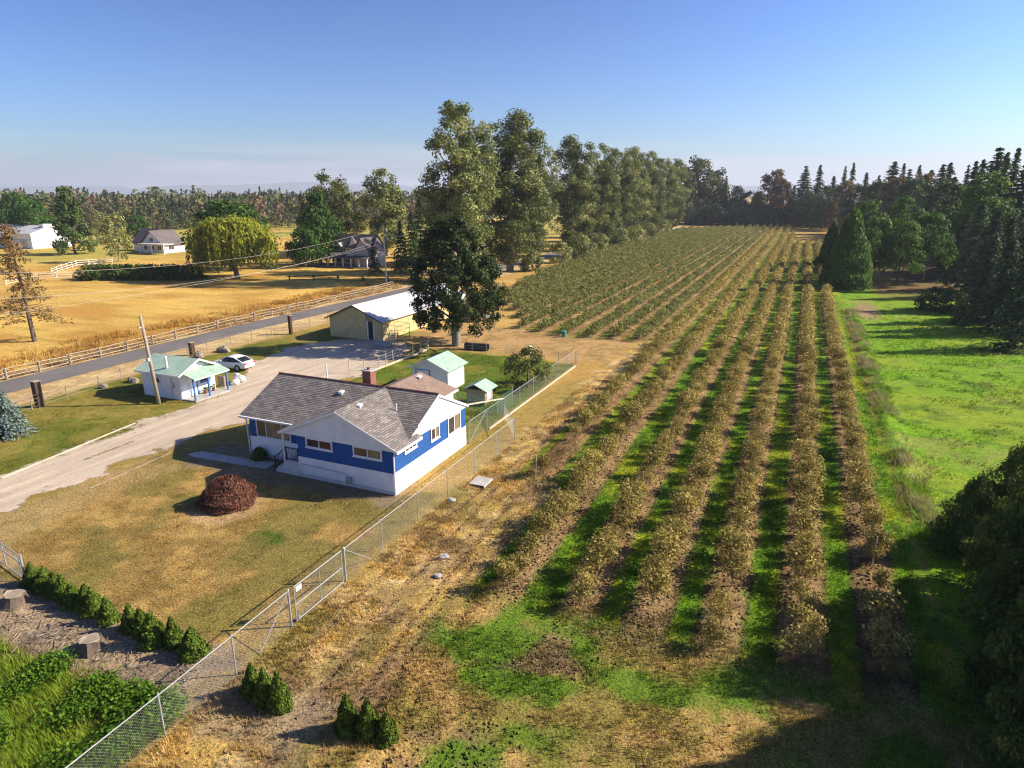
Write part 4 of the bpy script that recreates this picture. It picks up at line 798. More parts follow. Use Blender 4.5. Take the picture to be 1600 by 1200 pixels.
MIX = [deciduous(50, 18, 13, 0.08, lambda t: np.sqrt(np.clip(1 - (t * 0.95) ** 1.8, 0, 1)), 70, 70, 0.6, 1.9, 'conifer', 'bark', 10, 0.3), deciduous(51, 18, 12, 0.1, lambda t: np.sqrt(np.clip(1 - (t * 0.95) ** 1.8, 0, 1)), 70, 70, 0.6, 1.9, 'autumn', 'bark', 14, 0.3), deciduous(52, 18, 13, 0.08, lambda t: np.sqrt(np.clip(1 - (t * 0.95) ** 1.8, 0, 1)), 70, 70, 0.6, 1.9, 'broad', 'bark', 12, 0.3)]
mids = [(1262, 300, 400, 0), (1290, 292, 395, 0), (1318, 285, 380, 1), (1345, 290, 350, 0), (1372, 285, 330, 0), (1398, 280, 320, 1), (1425, 282, 290, 0), (1440, 275, 310, 1), (1455, 290, 270, 0), (1480, 285, 250, 0), (1500, 292, 235, 0)]
for i, (u, v, d, k) in enumerate(mids):
    x, y = px_to(u, d); h = h_for(v, x, y)
    tree_obj('forest_tree', MIX[k], (x, y, 0), '%s broad %s tree filling in below the skyline firs, counted from the orchard end' % (ordn[i], 'rusty brown' if k == 1 else 'dark green'), 'tree', 'trees below the firs', sc=h / 18)
# bright cedar and dark blue spruces at the right edge
BRC = deciduous(55, 20, 15, 0.05, lambda t: np.sqrt(np.clip(1 - (t * 0.97) ** 2, 0, 1)), 90, 110, 0.5, 1.7, 'cedar', 'bark', 20, 0.35, droop=0.3, tint_bias=0.12)
x, y = px_to(1540, 185); tree_obj('bright_cedar', BRC, (x, y, 0), 'bright green drooping cedar standing above the dark spruces', sc=h_for(268, x, y) / 20)
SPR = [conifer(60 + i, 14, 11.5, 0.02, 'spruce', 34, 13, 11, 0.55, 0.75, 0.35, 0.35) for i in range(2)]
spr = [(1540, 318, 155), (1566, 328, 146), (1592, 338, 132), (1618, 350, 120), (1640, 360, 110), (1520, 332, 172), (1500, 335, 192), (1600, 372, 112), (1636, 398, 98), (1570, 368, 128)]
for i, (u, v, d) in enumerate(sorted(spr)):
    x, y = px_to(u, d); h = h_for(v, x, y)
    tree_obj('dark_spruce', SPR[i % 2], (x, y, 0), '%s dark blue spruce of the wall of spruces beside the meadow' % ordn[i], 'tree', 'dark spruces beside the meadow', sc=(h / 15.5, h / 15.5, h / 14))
RSH = deciduous(65, 3.6, 4.4, 0.0, lambda t: np.sqrt(np.clip(1 - t * t, 0, 1)), 42, 60, 0.24, 0.7, 'conifer', 'bark', 8, 0.08)
for i, (x, y, s, lb) in enumerate(((20.0, 124, 1.0, 'round dark shrub at the meadow side of the shrub group'), (22.3, 121, 1.05, 'middle round dark shrub of the group in the meadow'), (23.6, 116, 0.85, 'round dark shrub nearest the spruces'), (21.8, 111, 0.5, 'smallest low dark shrub of the meadow group'))):
    tree_obj('round_shrub', RSH, (x, y, 0), lb, 'shrub', 'dark shrubs in the meadow', sc=s)
# far end of the orchard
far = [(1090, 250, 440, 2), (1064, 262, 430, 2), (1118, 268, 450, 2), (1150, 292, 438, 0), (1170, 300, 432, 0), (1208, 268, 440, 1), (1225, 282, 425, 1), (1188, 300, 438, 0)]
for i, (u, v, d, k) in enumerate(far):
    x, y = px_to(u, d); h = h_for(v, x, y)
    tree_obj('boundary_tree', MIX[k], (x, y, 0), '%s tree of the far orchard boundary, %s' % (ordn[i], ['dark green', 'rust tinted', 'olive green'][k]), 'tree', 'trees at the far end of the orchard', sc=h / 18)
x, y = px_to(1133, 436); tree_obj('boundary_fir', FIR[1], (x, y, 0), 'single narrow fir at the far end of the orchard', sc=h_for(275, x, y) / 32)
BH = deciduous(66, 9, 12, 0.0, lambda t: np.sqrt(np.clip(1 - t ** 3, 0, 1)), 70, 40, 0.6, 1.4, 'spruce', 'bark', 6, 0.15)
for i in range(14):
    x = -66 + i * 5.6; tree_obj('boundary_hedge_tree', BH, (x, 418 + (i % 3) * 2, 0), 'dark hedge tree closing off the far end of the orchard, %s from the poplars' % ordn[i], 'hedge', 'dark hedge at the far end of the orchard', sc=(1, 1, 1.0 + 0.35 * rng.random()))
# near dark cedars bottom right
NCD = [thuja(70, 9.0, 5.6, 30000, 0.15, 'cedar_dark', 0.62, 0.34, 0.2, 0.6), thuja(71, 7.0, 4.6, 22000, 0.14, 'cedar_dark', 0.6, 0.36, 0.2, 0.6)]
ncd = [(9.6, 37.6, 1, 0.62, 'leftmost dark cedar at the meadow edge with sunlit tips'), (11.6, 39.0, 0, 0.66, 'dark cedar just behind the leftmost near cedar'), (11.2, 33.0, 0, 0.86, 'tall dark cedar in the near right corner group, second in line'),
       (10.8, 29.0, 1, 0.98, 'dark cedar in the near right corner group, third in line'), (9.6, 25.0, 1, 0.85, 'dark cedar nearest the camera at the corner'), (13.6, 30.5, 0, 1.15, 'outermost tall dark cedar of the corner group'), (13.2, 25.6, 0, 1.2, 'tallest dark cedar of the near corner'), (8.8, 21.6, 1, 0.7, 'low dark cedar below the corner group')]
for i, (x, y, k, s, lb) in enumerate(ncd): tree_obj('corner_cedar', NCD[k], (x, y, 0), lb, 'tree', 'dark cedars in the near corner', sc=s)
# ---------------------------------------------------------------- left side trees
wl = willow(80, 13.2, 15.5); tree_obj('weeping_willow', wl, (-113.5, 110.0, 0), 'big yellow green weeping willow in the golden field')
LAR = None
r = np.random.default_rng(81); segs = []; P = []
Hl = 14.8; base = [(0, 0, -0.2), (-0.1, 0, 4), (-0.3, 0, 8.5), (-0.5, 0, Hl)]; segs.append((base, [0.30, 0.24, 0.15, 0.03]))
for k in range(74):
    t = 0.2 + 0.79 * k / 74; z = t * Hl; x0 = np.interp(z, [0, 4, 8.5, Hl], [0, -0.1, -0.3, -0.5]); a = r.random() * 6.283; L = (3.9 * (1 - t) + 0.7) * (0.6 + 0.5 * r.random())
    e = (x0 + math.cos(a) * L, math.sin(a) * L, z - 0.25 * L + 0.3 * L * r.random()); segs.append(([(x0, 0, z), (x0 + math.cos(a) * L * .55, math.sin(a) * L * .55, z + 0.08 * L), e], [0.055, 0.035, 0.012]))
    for q in range(34): u = 0.35 + 0.75 * r.random(); P.append((x0 + math.cos(a) * L * u + r.normal() * .3, math.sin(a) * L * u + r.normal() * .3, z - 0.18 * L * u - 0.25 * r.random() + 0.1 * r.normal()))
P = np.array(P); lar = (tubes_mesh('trunk', segs, M['bark'], 5), leaf_mesh('crown', P, r.normal(size=P.shape), 0.26, M['larch'], r.random(len(P)), 2.6, r))
tree_obj('dying_larch', lar, (-88.0, 51.0, 0), 'thin half dead brown larch leaning in the golden field', rz=0.42)
SPB = conifer(82, 4.2, 4.6, 0.0, 'bluespruce', 30, 15, 14, 0.22, 0.75, 0.2, 0.2)
tree_obj('blue_spruce', SPB, (-54.9, 28.6, 0), 'bushy blue spruce on the lawn beside the driveway', sc=0.86)
FL = deciduous(83, 20, 11, 0.08, lambda t: 1.0 - 0.8 * t ** 1.3, 85, 70, 0.6, 1.8, 'conifer', 'bark', 20, 0.35, tint_bias=0.1)
tree_obj('dark_cypress', FL, (-207, 137, 0), 'tall dark ragged conifer near the white barn')
BIR = deciduous(84, 13, 8.5, 0.05, lambda t: np.sqrt(np.clip(1 - (t * 0.95) ** 2, 0, 1)), 60, 55, 0.42, 1.2, 'poplar', 'bark_grey', 26, 0.16, tint_bias=0.15)
tree_obj('aspen', BIR, (-172, 125.5, 0), 'thin pale leaved aspen in front of the white farmhouse')
MAP = [deciduous(85, 12, 12, 0.1, lambda t: np.sqrt(np.clip(1 - (t * 1.7 - 0.7) ** 2, 0.02, 1)), 70, 75, 0.48, 1.7, 'maple', 'bark', 16, 0.3), deciduous(86, 16, 13, 0.05, lambda t: 1.02 - 0.8 * t ** 1.6, 95, 75, 0.5, 1.7, 'maple', 'bark', 16, 0.3)]
def pt(u, v, d, nm, mesh, h0, lb, cat='tree', wsc=1.0, grp=None):
    x, y = px_to(u, d); h = h_for(v, x, y); return tree_obj(nm, mesh, (x, y, 0), lb, cat, grp, sc=(h / h0 * wsc, h / h0 * wsc, h / h0))
pt(348, 318, 178, 'round_maple', MAP[0], 12, 'round dark green maple behind the weeping willow', wsc=1.25)
pt(493, 305, 186, 'green_maple', MAP[1], 16, 'tall bright green maple beside the grey roofed farmhouse', wsc=0.95)
pt(468, 358, 178, 'low_maple', MAP[0], 12, 'low dark maple at the side of the farmhouse porch', wsc=0.9)
COT = [deciduous(87, 26, 18, 0.08, pprof, 150, 95, 0.5, 1.8, 'broad', 'bark_grey', 26, 0.45, leaders=4), deciduous(88, 26, 14, 0.08, pprof, 140, 95, 0.5, 1.7, 'poplar', 'bark_grey', 26, 0.45, tint_bias=-0.05, leaders=3)]
pt(522, 264, 215, 'cottonwood', COT[0], 26, 'broad tall cottonwood rising behind the farmhouse'); pt(600, 262, 205, 'cottonwood', COT[1], 26, 'brownish upright cottonwood behind the farmhouse, nearest the street light')
pt(487, 285, 225, 'cottonwood', COT[0], 26, 'lower cottonwood behind the bright green maple', wsc=0.8)
CNF = conifer(89, 14, 7.5, 0.04, 'conifer', 30, 11, 9, 0.6, 0.8, 0.3, 0.4)
for i, (u, v, d, lb) in enumerate(((622, 345, 160, 'dark garden conifer right of the farmhouse'), (655, 305, 185, 'taller garden conifer between farmhouse and dark tree'), (640, 330, 172, 'middle garden conifer beside the farmhouse drive'), (578, 372, 158, 'drooping conifer against the farmhouse wall'), (672, 322, 180, 'garden conifer half hidden by the dark tree'))): pt(u, v, d, 'garden_conifer', CNF, 14, lb, grp='conifers around the farmhouse')
for i, (u, v, d, k, lb) in enumerate(((18, 305, 330, 0, 'bushy green tree at the far left above the white barn'), (45, 318, 300, 0, 'round green tree behind the white barn'), (150, 330, 300, 1, 'olive tree between the conifer and the aspen'), (205, 338, 300, 0, 'dark tree behind the white farmhouse'), (222, 345, 330, 1, 'pale yellowish tree behind the white farmhouse'), (130, 355, 250, 1, 'small weeping tree by the white fence'))):
    pt(u, v, d, 'field_tree', (MAP[0] if k == 0 else BIR), 12 if k == 0 else 13, lb, grp='trees in the far fields')
BRM = [deciduous(90 + i, 2.6, 7.0, 0.0, lambda t: np.sqrt(np.clip(1 - t * t, 0, 1)), 46, 55, 0.3, 0.75, 'bramble', 'bark', 6, 0.05) for i in range(2)]
for i in range(9):
    u = 118 + i * 20; x, y = px_to(u, 172 - i * 1.2); tree_obj('bramble_bush', BRM[i % 2], (x, y, 0), 'dark green bramble mound, %s from the white fence end' % ordn[i], 'bush', 'bramble mounds along the field', sc=(1.0, 1.0, 1.15))
# garden plants
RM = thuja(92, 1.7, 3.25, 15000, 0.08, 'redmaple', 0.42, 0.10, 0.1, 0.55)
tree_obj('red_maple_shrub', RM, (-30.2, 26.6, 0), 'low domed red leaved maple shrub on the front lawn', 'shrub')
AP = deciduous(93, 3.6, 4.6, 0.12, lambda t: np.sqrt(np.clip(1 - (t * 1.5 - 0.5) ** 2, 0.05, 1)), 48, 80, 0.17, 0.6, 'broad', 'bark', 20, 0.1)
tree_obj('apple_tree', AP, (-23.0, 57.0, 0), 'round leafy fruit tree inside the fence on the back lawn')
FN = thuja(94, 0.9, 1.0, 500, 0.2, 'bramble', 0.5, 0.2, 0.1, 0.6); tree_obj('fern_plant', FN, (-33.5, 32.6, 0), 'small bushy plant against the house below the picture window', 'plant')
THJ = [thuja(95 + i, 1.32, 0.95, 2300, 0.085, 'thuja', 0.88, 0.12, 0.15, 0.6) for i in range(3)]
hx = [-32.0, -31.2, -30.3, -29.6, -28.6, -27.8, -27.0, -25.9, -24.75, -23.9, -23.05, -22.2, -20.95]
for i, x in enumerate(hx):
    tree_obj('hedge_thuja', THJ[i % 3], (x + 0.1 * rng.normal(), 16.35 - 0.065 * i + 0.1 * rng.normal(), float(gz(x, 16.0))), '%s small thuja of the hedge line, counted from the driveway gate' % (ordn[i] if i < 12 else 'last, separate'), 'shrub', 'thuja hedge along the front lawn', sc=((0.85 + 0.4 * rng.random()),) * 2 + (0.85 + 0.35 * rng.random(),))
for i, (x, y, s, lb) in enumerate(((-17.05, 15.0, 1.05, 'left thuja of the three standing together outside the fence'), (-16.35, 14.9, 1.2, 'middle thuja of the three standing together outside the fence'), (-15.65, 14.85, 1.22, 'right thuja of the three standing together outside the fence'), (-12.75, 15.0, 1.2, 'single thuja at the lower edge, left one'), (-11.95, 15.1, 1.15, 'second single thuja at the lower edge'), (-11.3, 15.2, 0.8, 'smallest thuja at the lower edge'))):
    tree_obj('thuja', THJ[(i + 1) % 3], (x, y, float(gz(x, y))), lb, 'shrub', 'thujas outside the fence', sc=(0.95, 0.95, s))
# ---------------------------------------------------------------- orchard
def bush_mesh(seed, n, leaf, mat, W=1.65, H=1.7, stems=5):
    r = np.random.default_rng(seed); nc = 13; a = r.random(nc) * 6.283; rad = W / 2 * 0.72 * r.random(nc) ** 0.6; C = np.stack([np.cos(a) * rad, np.sin(a) * rad * 0.95, 0.75 + (H - 1.0) * r.random(nc)], 1)
    P = []; N = []; T = []
    for c in C:
        m_ = n // nc; q, v = sphere_pts(r, m_, 0.46); P.append(c + q); N.append(v + r.normal(size=(m_, 3)) * .7 + np.array([0, 0, .3])); T.append(0.5 + 0.13 * r.normal() + 0.2 * r.normal(size=m_))
    segs = [([(0, 0, -0.1), (0.03 * r.normal(), 0.03 * r.normal(), 0.5), (0.1 * r.normal(), 0.1 * r.normal(), 1.3)], [0.035, 0.03, 0.015])]
    for c in C[:stems]: segs.append(([(0, 0, 0.35), tuple(c * np.array([.55, .55, .7])), tuple(c)], [0.02, 0.014, 0.005]))
    return tubes_mesh('stem', segs, M['stem'], 4), leaf_mesh('foliage', np.concatenate(P), np.concatenate(N), leaf, M[mat], np.concatenate(T), 1.5, r)
BUSH = [bush_mesh(200 + i, 950, 0.095, 'orchard') for i in range(5)]
spots = []; r = np.random.default_rng(210)
for k, (xr, y0, y1) in enumerate(zip(ROWX, ROWS0, ROWS1)):
    y = y0
    while y < y1:
        if r.random() > 0.05 and not (k < 2 and 141 < y < 150) and not (k == 6 and y < 47 and r.random() < 0.6) and not (k < 2 and 24 < y < 37 and k == 0 and r.random() < 0.35): spots.append((xr + r.normal() * 0.12, y + r.normal() * 0.15, k, r.random()))
        y += 1.08 + 0.15 * r.random()
def inview(x, y):
    d0 = x * math.cos(YAW) + y * math.sin(YAW); d1 = -x * math.sin(YAW) + y * math.cos(YAW); f_ = d1 * math.cos(TH) + CAM_H * math.sin(TH)
    return abs(F_PX * d0 / f_) < 830 and f_ > 0
spots = [s for s in spots if inview(s[0], s[1])]
spots.sort(key=lambda s: math.hypot(s[0], s[1]))
rowname = ['first', 'second', 'third', 'fourth', 'fifth', 'sixth', 'seventh', 'eighth', 'ninth', 'tenth', 'eleventh', 'twelfth', 'thirteenth']
nth = {}
def ordinal(n):
    if n <= 18: return ordn[n - 1]
    if n == 19: return 'nineteenth'
    t = ['twent', 'thirt', 'fort', 'fift', 'sixt', 'sevent'][n // 10 - 2]
    return t + 'ieth' if n % 10 == 0 else t + 'y ' + ordn[n % 10 - 1]
for (x, y, k, q) in sorted(spots[:300], key=lambda s: s[1]):
    nth[k] = nth.get(k, 0) + 1
    lb = 'orchard bush, %s from the near end of the %s row from the meadow' % (ordinal(nth[k]), rowname[k]) if nth[k] > 1 else 'end bush nearest the camera in the %s orchard row from the meadow' % rowname[k]
    s = 0.62 + 0.55 * q
    tree_obj('orchard_bush', BUSH[int(q * 999) % 5], (x, y, float(gz(x, y)) - 0.02), lb, 'bush', 'orchard bushes', sc=(s, s, s * (0.92 + 0.16 * rng.random())), parts=('stem', 'foliage'))
# the rest of the orchard, too many to count
rest = spots[300:]; r = np.random.default_rng(220)
Pn = []; Nn = []; Tn = []; Sn = []; Gn = []
for (x, y, k, q) in rest:
    d = math.hypot(x, y); n = int(np.clip(178 * (100 / d) ** 1.15, 38, 200)); lf = 0.105 * max(1.25, min(3.4, (420 / n) ** 0.53 * 1.22))
    q_, v = sphere_pts(r, n, 1.0); v2 = r.normal(size=(n, 3)); s = 0.72 + 0.48 * q
    lump = 1 + 0.22 * np.sin(np.arctan2(v[:, 1], v[:, 0]) * 3 + q * 20)
    P_ = np.stack([x + q_[:, 0] * 0.88 * s * lump, y + q_[:, 1] * 0.95 * s * lump, 1.0 * s + q_[:, 2] * 0.72 * s], 1)
    Pn.append(P_); Nn.append(v * 0.8 + v2 * 0.6 + np.array([0, 0, 0.3])); Tn.append(np.clip(0.5 + 0.18 * (q - 0.5) + 0.2 * r.normal(size=n), 0, 1)); Sn.append(np.full(n, lf)); Gn.append(np.full(n, k >= 7, bool))
P_ = np.concatenate(Pn); N_ = np.concatenate(Nn); T_ = np.concatenate(Tn); S_ = np.concatenate(Sn); G_ = np.concatenate(Gn)
V, Fq = leaf_quads(P_, N_, S_, 1.5, r); me = mesh_np('orchard_rows', V, Fq, M['orchard']); me.materials.append(M['orchard_green']); fattr(me, 'tint', T_); me.polygons.foreach_set('material_index', G_.astype(np.int32))
tag(put('orchard_rows', me), 'olive brown orchard bushes filling the far rows to the tree line', 'orchard', kind='stuff')
# stakes at row ends
for i, (x, y, h) in enumerate(((-24.24, 81.6, 1.5), (-20.9, 81.9, 1.5), (-17.6, 82.2, 1.6), (-31.4, 82.4, 1.4), (-14.3, 81.5, 1.6), (-7.45, 37.7, 1.7), (-11.05, 37.5, 1.7), (-14.4, 37.5, 1.7), (4.95, 34.4, 1.7), (-27.8, 81.4, 1.4), (-34.7, 83.4, 1.4))):
    f = MB(); f.tube([(0, 0, -0.2), (0.04, 0.0, h)], [0.035, 0.03], 6)
    o = f.build('wooden_stake', M['wood_pale']); o.location = (x, y - 0.35, 0); tag(o, 'thin wooden stake at the %s row end, counted from the meadow side' % ordn[i], 'stake', 'stakes in the orchard')
# ---------------------------------------------------------------- grass and weeds
def blades(name, pts, h, w, nb, spread, colfn, label, bend=0.5, dark=1.0, jit=0.2):
    """tufts of tapering blades; colour follows the turf they grow from"""
    n = len(pts); r = np.random.default_rng(len(pts)); P = np.repeat(pts, nb, 0); m_ = len(P); hh = np.repeat(h * (0.6 + 0.8 * r.random(n)), nb) * (0.55 + 0.7 * r.random(m_))
    a = r.random(m_) * 6.283; d = np.stack([np.cos(a), np.sin(a)], 1); b0 = P[:, :2] + d * (spread * r.random(m_))[:, None]; z0 = gz(b0[:, 0], b0[:, 1]) - 0.02
    sx = np.stack([-d[:, 1], d[:, 0]], 1) * (w / 2); tip = b0 + d * (hh * bend * (0.3 + r.random(m_)))[:, None]
    V = np.stack([np.column_stack([b0 - sx, z0]), np.column_stack([b0 + sx, z0]), np.column_stack([tip, z0 + hh])], 1).reshape(-1, 3)
    me = mesh_np(name, V, np.arange(3 * m_).reshape(-1, 3), M['blade'])
    c = colfn(P[:, 0], P[:, 1]) * (dark * (1 + jit * r.normal(size=m_)).clip(0.5, 1.7))[:, None]; cattr(me, 'Col', np.repeat(c, 3, 0).clip(0.01, 0.9))
    return tag(put(name, me), label, 'grass', kind='stuff')
m, nt, b = new_mat('grass_blade'); at = node(nt, 'ShaderNodeAttribute', attribute_name='Col'); nt.links.new(at.outputs['Color'], b.inputs['Base Color']); b.inputs['Roughness'].default_value = 0.7; b.inputs['Specular IOR Level'].default_value = 0.15
t_ = node(nt, 'ShaderNodeBsdfTranslucent'); nt.links.new(at.outputs['Color'], t_.inputs['Color']); mx = node(nt, 'ShaderNodeMixShader'); mx.inputs[0].default_value = 0.3
nt.links.new(b.outputs[0], mx.inputs[1]); nt.links.new(t_.outputs[0], mx.inputs[2]); nt.links.new(mx.outputs[0], nt.nodes['Material Output'].inputs[0]); M['blade'] = m
def scatter(x0, x1, y0, y1, n, fn, seed):
    r = np.random.default_rng(seed); p = np.stack([x0 + (x1 - x0) * r.random(n), y0 + (y1 - y0) * r.random(n)], 1); k = fn(p[:, 0], p[:, 1]); return p[r.random(n) < k]
g1 = lambda x, y: gcol(x, y) * 1.12
blades('dry_grass', scatter(-18.3, -11.5, 10, 62, 30000, lambda x, y: sstep(0.32, 0.55, fbm(x, y, 2.0, 301, 4)) * (0.4 + 0.6 * sstep(-14, -18, x)) * (1 - sstep(36, 62, y) * 0.6), 1), 0.17, 0.03, 6, 0.1, lambda x, y: g1(x, y) * np.array([1.15, 1.1, 1.0]), 'dry golden grass along the chain link fence')
blades('headland_grass', scatter(-12.5, 8, 9, 26, 24000, lambda x, y: sstep(0.36, 0.56, fbm(x, y, 1.6, 303, 4)), 2), 0.15, 0.03, 6, 0.1, g1, 'rough mixed grass at the near end of the rows')
def lane(x, y): d, off, ins = orchard(x, y); return ins * sstep(0.85, 1.2, d) * (1 - 0.7 * sstep(30, 75, y))
blades('lane_grass', scatter(-12.5, 6.8, 24, 80, 52000, lane, 3), 0.14, 0.035, 6, 0.1, g1, 'bright green grass lanes between the orchard rows')
blades('meadow_grass', scatter(6.4, 26, 38, 125, 22000, lambda x, y: sstep(0.38, 0.6, fbm(x, y, 2.4, 305, 4)) * inview(0, 50) * (1 - 0.5 * sstep(60, 120, y)), 4), 0.16, 0.045, 6, 0.12, g1, 'bright green meadow grass beside the rows')
blades('long_grass_ridge', scatter(6.9, 9.2, 38, 118, 5200, lambda x, y: np.exp(-((x - 8.0) / 0.75) ** 2) * sstep(0.34, 0.55, fbm(x, y, 1.8, 312, 3)), 5), 0.42, 0.04, 9, 0.3, lambda x, y: mix(g1(x, y), C3(0.40, 0.34, 0.17), sstep(0.4, 0.55, fbm(x, y, 2.2, 306, 3)) * 0.85), 'ridge of long bleached grass along the meadow edge', bend=0.9)
blades('bank_grass', scatter(-30, -18.6, 6.5, 13.2, 8500, lambda x, y: sstep(13.4, 12.0, y + 0.6 * (fbm(x, y, 2, 307, 3) - .5)), 6), 0.42, 0.045, 9, 0.25, lambda x, y: mix(np.broadcast_to(C3(0.22, 0.31, 0.025), x.shape + (3,)).copy(), C3(0.30, 0.29, 0.05), sstep(0.4, 0.65, fbm(x, y, 1.5, 308, 3))), 'tall fresh green grass on the bank below the hedge', bend=0.7)
blades('field_grass', scatter(-84, -72.6, 30, 115, 15000, lambda x, y: sstep(0.35, 0.6, fbm(x, y, 3.0, 309, 4)) * (1 - sstep(-79, -84, x) * 0.7), 7), 0.5, 0.07, 6, 0.25, lambda x, y: gcol(x, y) * 1.1, 'tall brown golden grass along the split rail fence')
blades('lawn_grass', scatter(-41, -19, 16.3, 31, 30000, lambda x, y: sstep(0.42, 0.62, fbm(x, y, 1.2, 310, 4)), 8), 0.07, 0.035, 5, 0.12, lambda x, y: g1(x, y) * 1.1, 'short dry lawn grass in front of the house', bend=1.2)
blades('side_lawn_grass', scatter(-60, -47, 24, 44, 15000, lambda x, y: sstep(0.40, 0.6, fbm(x, y, 1.4, 313, 4)), 11), 0.07, 0.05, 5, 0.15, lambda x, y: g1(x, y) * 1.1, 'short green lawn grass beside the driveway', bend=1.2)
blades('back_lawn_grass', scatter(-40, -21.6, 42, 67, 16000, lambda x, y: sstep(0.36, 0.6, fbm(x, y, 1.4, 314, 4)), 12), 0.08, 0.06, 5, 0.15, lambda x, y: g1(x, y) * 1.15, 'short green back lawn grass', bend=1.1)
# tilled clods along the rows and in the ruts
def clods(name, pts, lo, hi, label, dark=1.0):
    n = len(pts); r = np.random.default_rng(n); s = lo + (hi - lo) * r.random(n) ** 2.2; z = gz(pts[:, 0], pts[:, 1]); O = np.array([[1, 0, 0], [-1, 0, 0], [0, 1, 0], [0, -1, 0], [0, 0, 1], [0, 0, -1.0]])
    D = O[None] * (0.6 + 0.7 * r.random((n, 6, 1))) + 0.25 * r.normal(size=(n, 6, 3)); V = D * s[:, None, None] * np.array([1, 1, 0.75]) + np.column_stack([pts, z + s * 0.2])[:, None]
    T = np.array([[0, 2, 4], [2, 1, 4], [1, 3, 4], [3, 0, 4], [2, 0, 5], [1, 2, 5], [3, 1, 5], [0, 3, 5]]); Fq = (np.arange(n)[:, None, None] * 6 + T[None]).reshape(-1, 3)
    me = mesh_np(name, V.reshape(-1, 3), Fq, M['blade']); c = gcol(pts[:, 0], pts[:, 1]) * dark * (1 + 0.25 * r.normal(size=(n, 1))).clip(0.5, 1.6); cattr(me, 'Col', np.repeat(c, 6, 0).clip(0.02, 0.8)); return tag(put(name, me), label, 'soil', kind='stuff')
def soilm(x, y): d, off, ins = orchard(x, y); return ins * (1 - sstep(0.8, 1.15, d)) * (1 - 0.75 * sstep(34, 60, y))
clods('soil_clods', scatter(-12.5, 6.2, 23.5, 70, 32000, soilm, 13), 0.02, 0.10, 'loose brown soil clods along the orchard rows')
clods('rut_clods', scatter(-17.5, -9, 12, 60, 22000, lambda x, y: np.clip(tracks(x, y) + 0.1 * sstep(0.5, 0.6, fbm(x, y, 1.5, 315, 3)), 0, 1) * (1 - 0.7 * sstep(34, 60, y)), 14), 0.02, 0.085, 'loose clods in the wheel ruts of the dry strip', 0.9)
clods('headland_clods', scatter(-12.5, 7.5, 12, 25.5, 14000, lambda x, y: sstep(0.5, 0.62, fbm(x, y, 2.6, 57, 4)) + 0.04, 15), 0.02, 0.09, 'loose clods on the rough headland', 0.85)
# leafy weeds on the bank
r = np.random.default_rng(320); wp = scatter(-26, -18.7, 7, 13.4, 1800, lambda x, y: sstep(0.42, 0.6, fbm(x, y, 1.8, 321, 3)), 9)
P_ = np.repeat(wp, 45, 0); n = len(P_); xyz = np.column_stack([P_ + r.normal(size=(n, 2)) * 0.22, gz(P_[:, 0], P_[:, 1]) + 0.65 * r.random(n) ** 0.8])
tag(put('leafy_weeds', leaf_mesh('leafy_weeds', xyz, r.normal(size=(n, 3)) + np.array([0, 0, 1.2]), 0.10, M['weed'] if 'weed' in M else leaf_mat('weed_leaf', [(0, (0.05, 0.12, 0.01)), (1, (0.14, 0.26, 0.02))], 0.3), r.random(n), 1.4, r)), 'leafy bright green weeds on the bank by the fence', 'weeds', kind='stuff')
# ---------------------------------------------------------------- far wood, reads as one mass
r = np.random.default_rng(330); P = []; N = []; S = []; T = []
def wood(u0, u1, d0, d1, n, hmin, hmax, conif):
    for _ in range(n):
        u = u0 + (u1 - u0) * r.random(); d = d0 + (d1 - d0) * r.random() ** 0.8; x, y = px_to(u, d); h = hmin + (hmax - hmin) * r.random() ** 1.5; c = r.random() < conif; m_ = 80
        t = r.random(m_); a = r.random(m_) * 6.283; wd = h * (0.20 if c else 0.34)
        rad = wd * ((1 - t) ** 0.9 if c else np.sqrt(np.clip(1 - (t * 1.35 - 0.38) ** 2, 0, 1))) * (0.6 + 0.4 * r.random(m_)); z = t * h * (1.0 if c else 0.97)
        P.append(np.stack([x + np.cos(a) * rad, y + np.sin(a) * rad, z + 0.3], 1)); N.append(np.stack([np.cos(a), np.sin(a), 0.5 + 0 * a], 1) + r.normal(size=(m_, 3)) * .5); S.append(np.full(m_, h * (0.085 if c else 0.092)))
        T.append(np.clip((0.06 if c else (0.86 if r.random() < 0.16 else 0.30 + 0.36 * r.random())) + 0.06 * r.normal(size=m_), 0, 1))
wood(-120, 480, 395, 640, 800, 10, 19, 0.3); wood(480, 780, 330, 620, 200, 11, 20, 0.35); wood(-120, 560, 640, 1000, 260, 16, 25, 0.45); wood(560, 1080, 620, 1000, 200, 15, 22, 0.6); wood(-60, 470, 385, 420, 130, 5, 11, 0.0)
M['wood_leaf'] = leaf_mat('far_wood_leaf', [(0, (0.030, 0.045, 0.022)), (0.18, (0.045, 0.060, 0.026)), (0.45, (0.075, 0.095, 0.034)), (0.7, (0.12, 0.12, 0.045)), (0.88, (0.17, 0.095, 0.055)), (1, (0.21, 0.12, 0.07))], 0.15)
V, Fq = leaf_quads(np.concatenate(P), np.concatenate(N), np.concatenate(S), 1.3, r); me = mesh_np('forest', V, Fq, M['wood_leaf']); fattr(me, 'tint', np.concatenate(T)); tag(put('forest', me), 'far mixed wood along the horizon with rusty and dark green crowns', 'forest', kind='stuff')
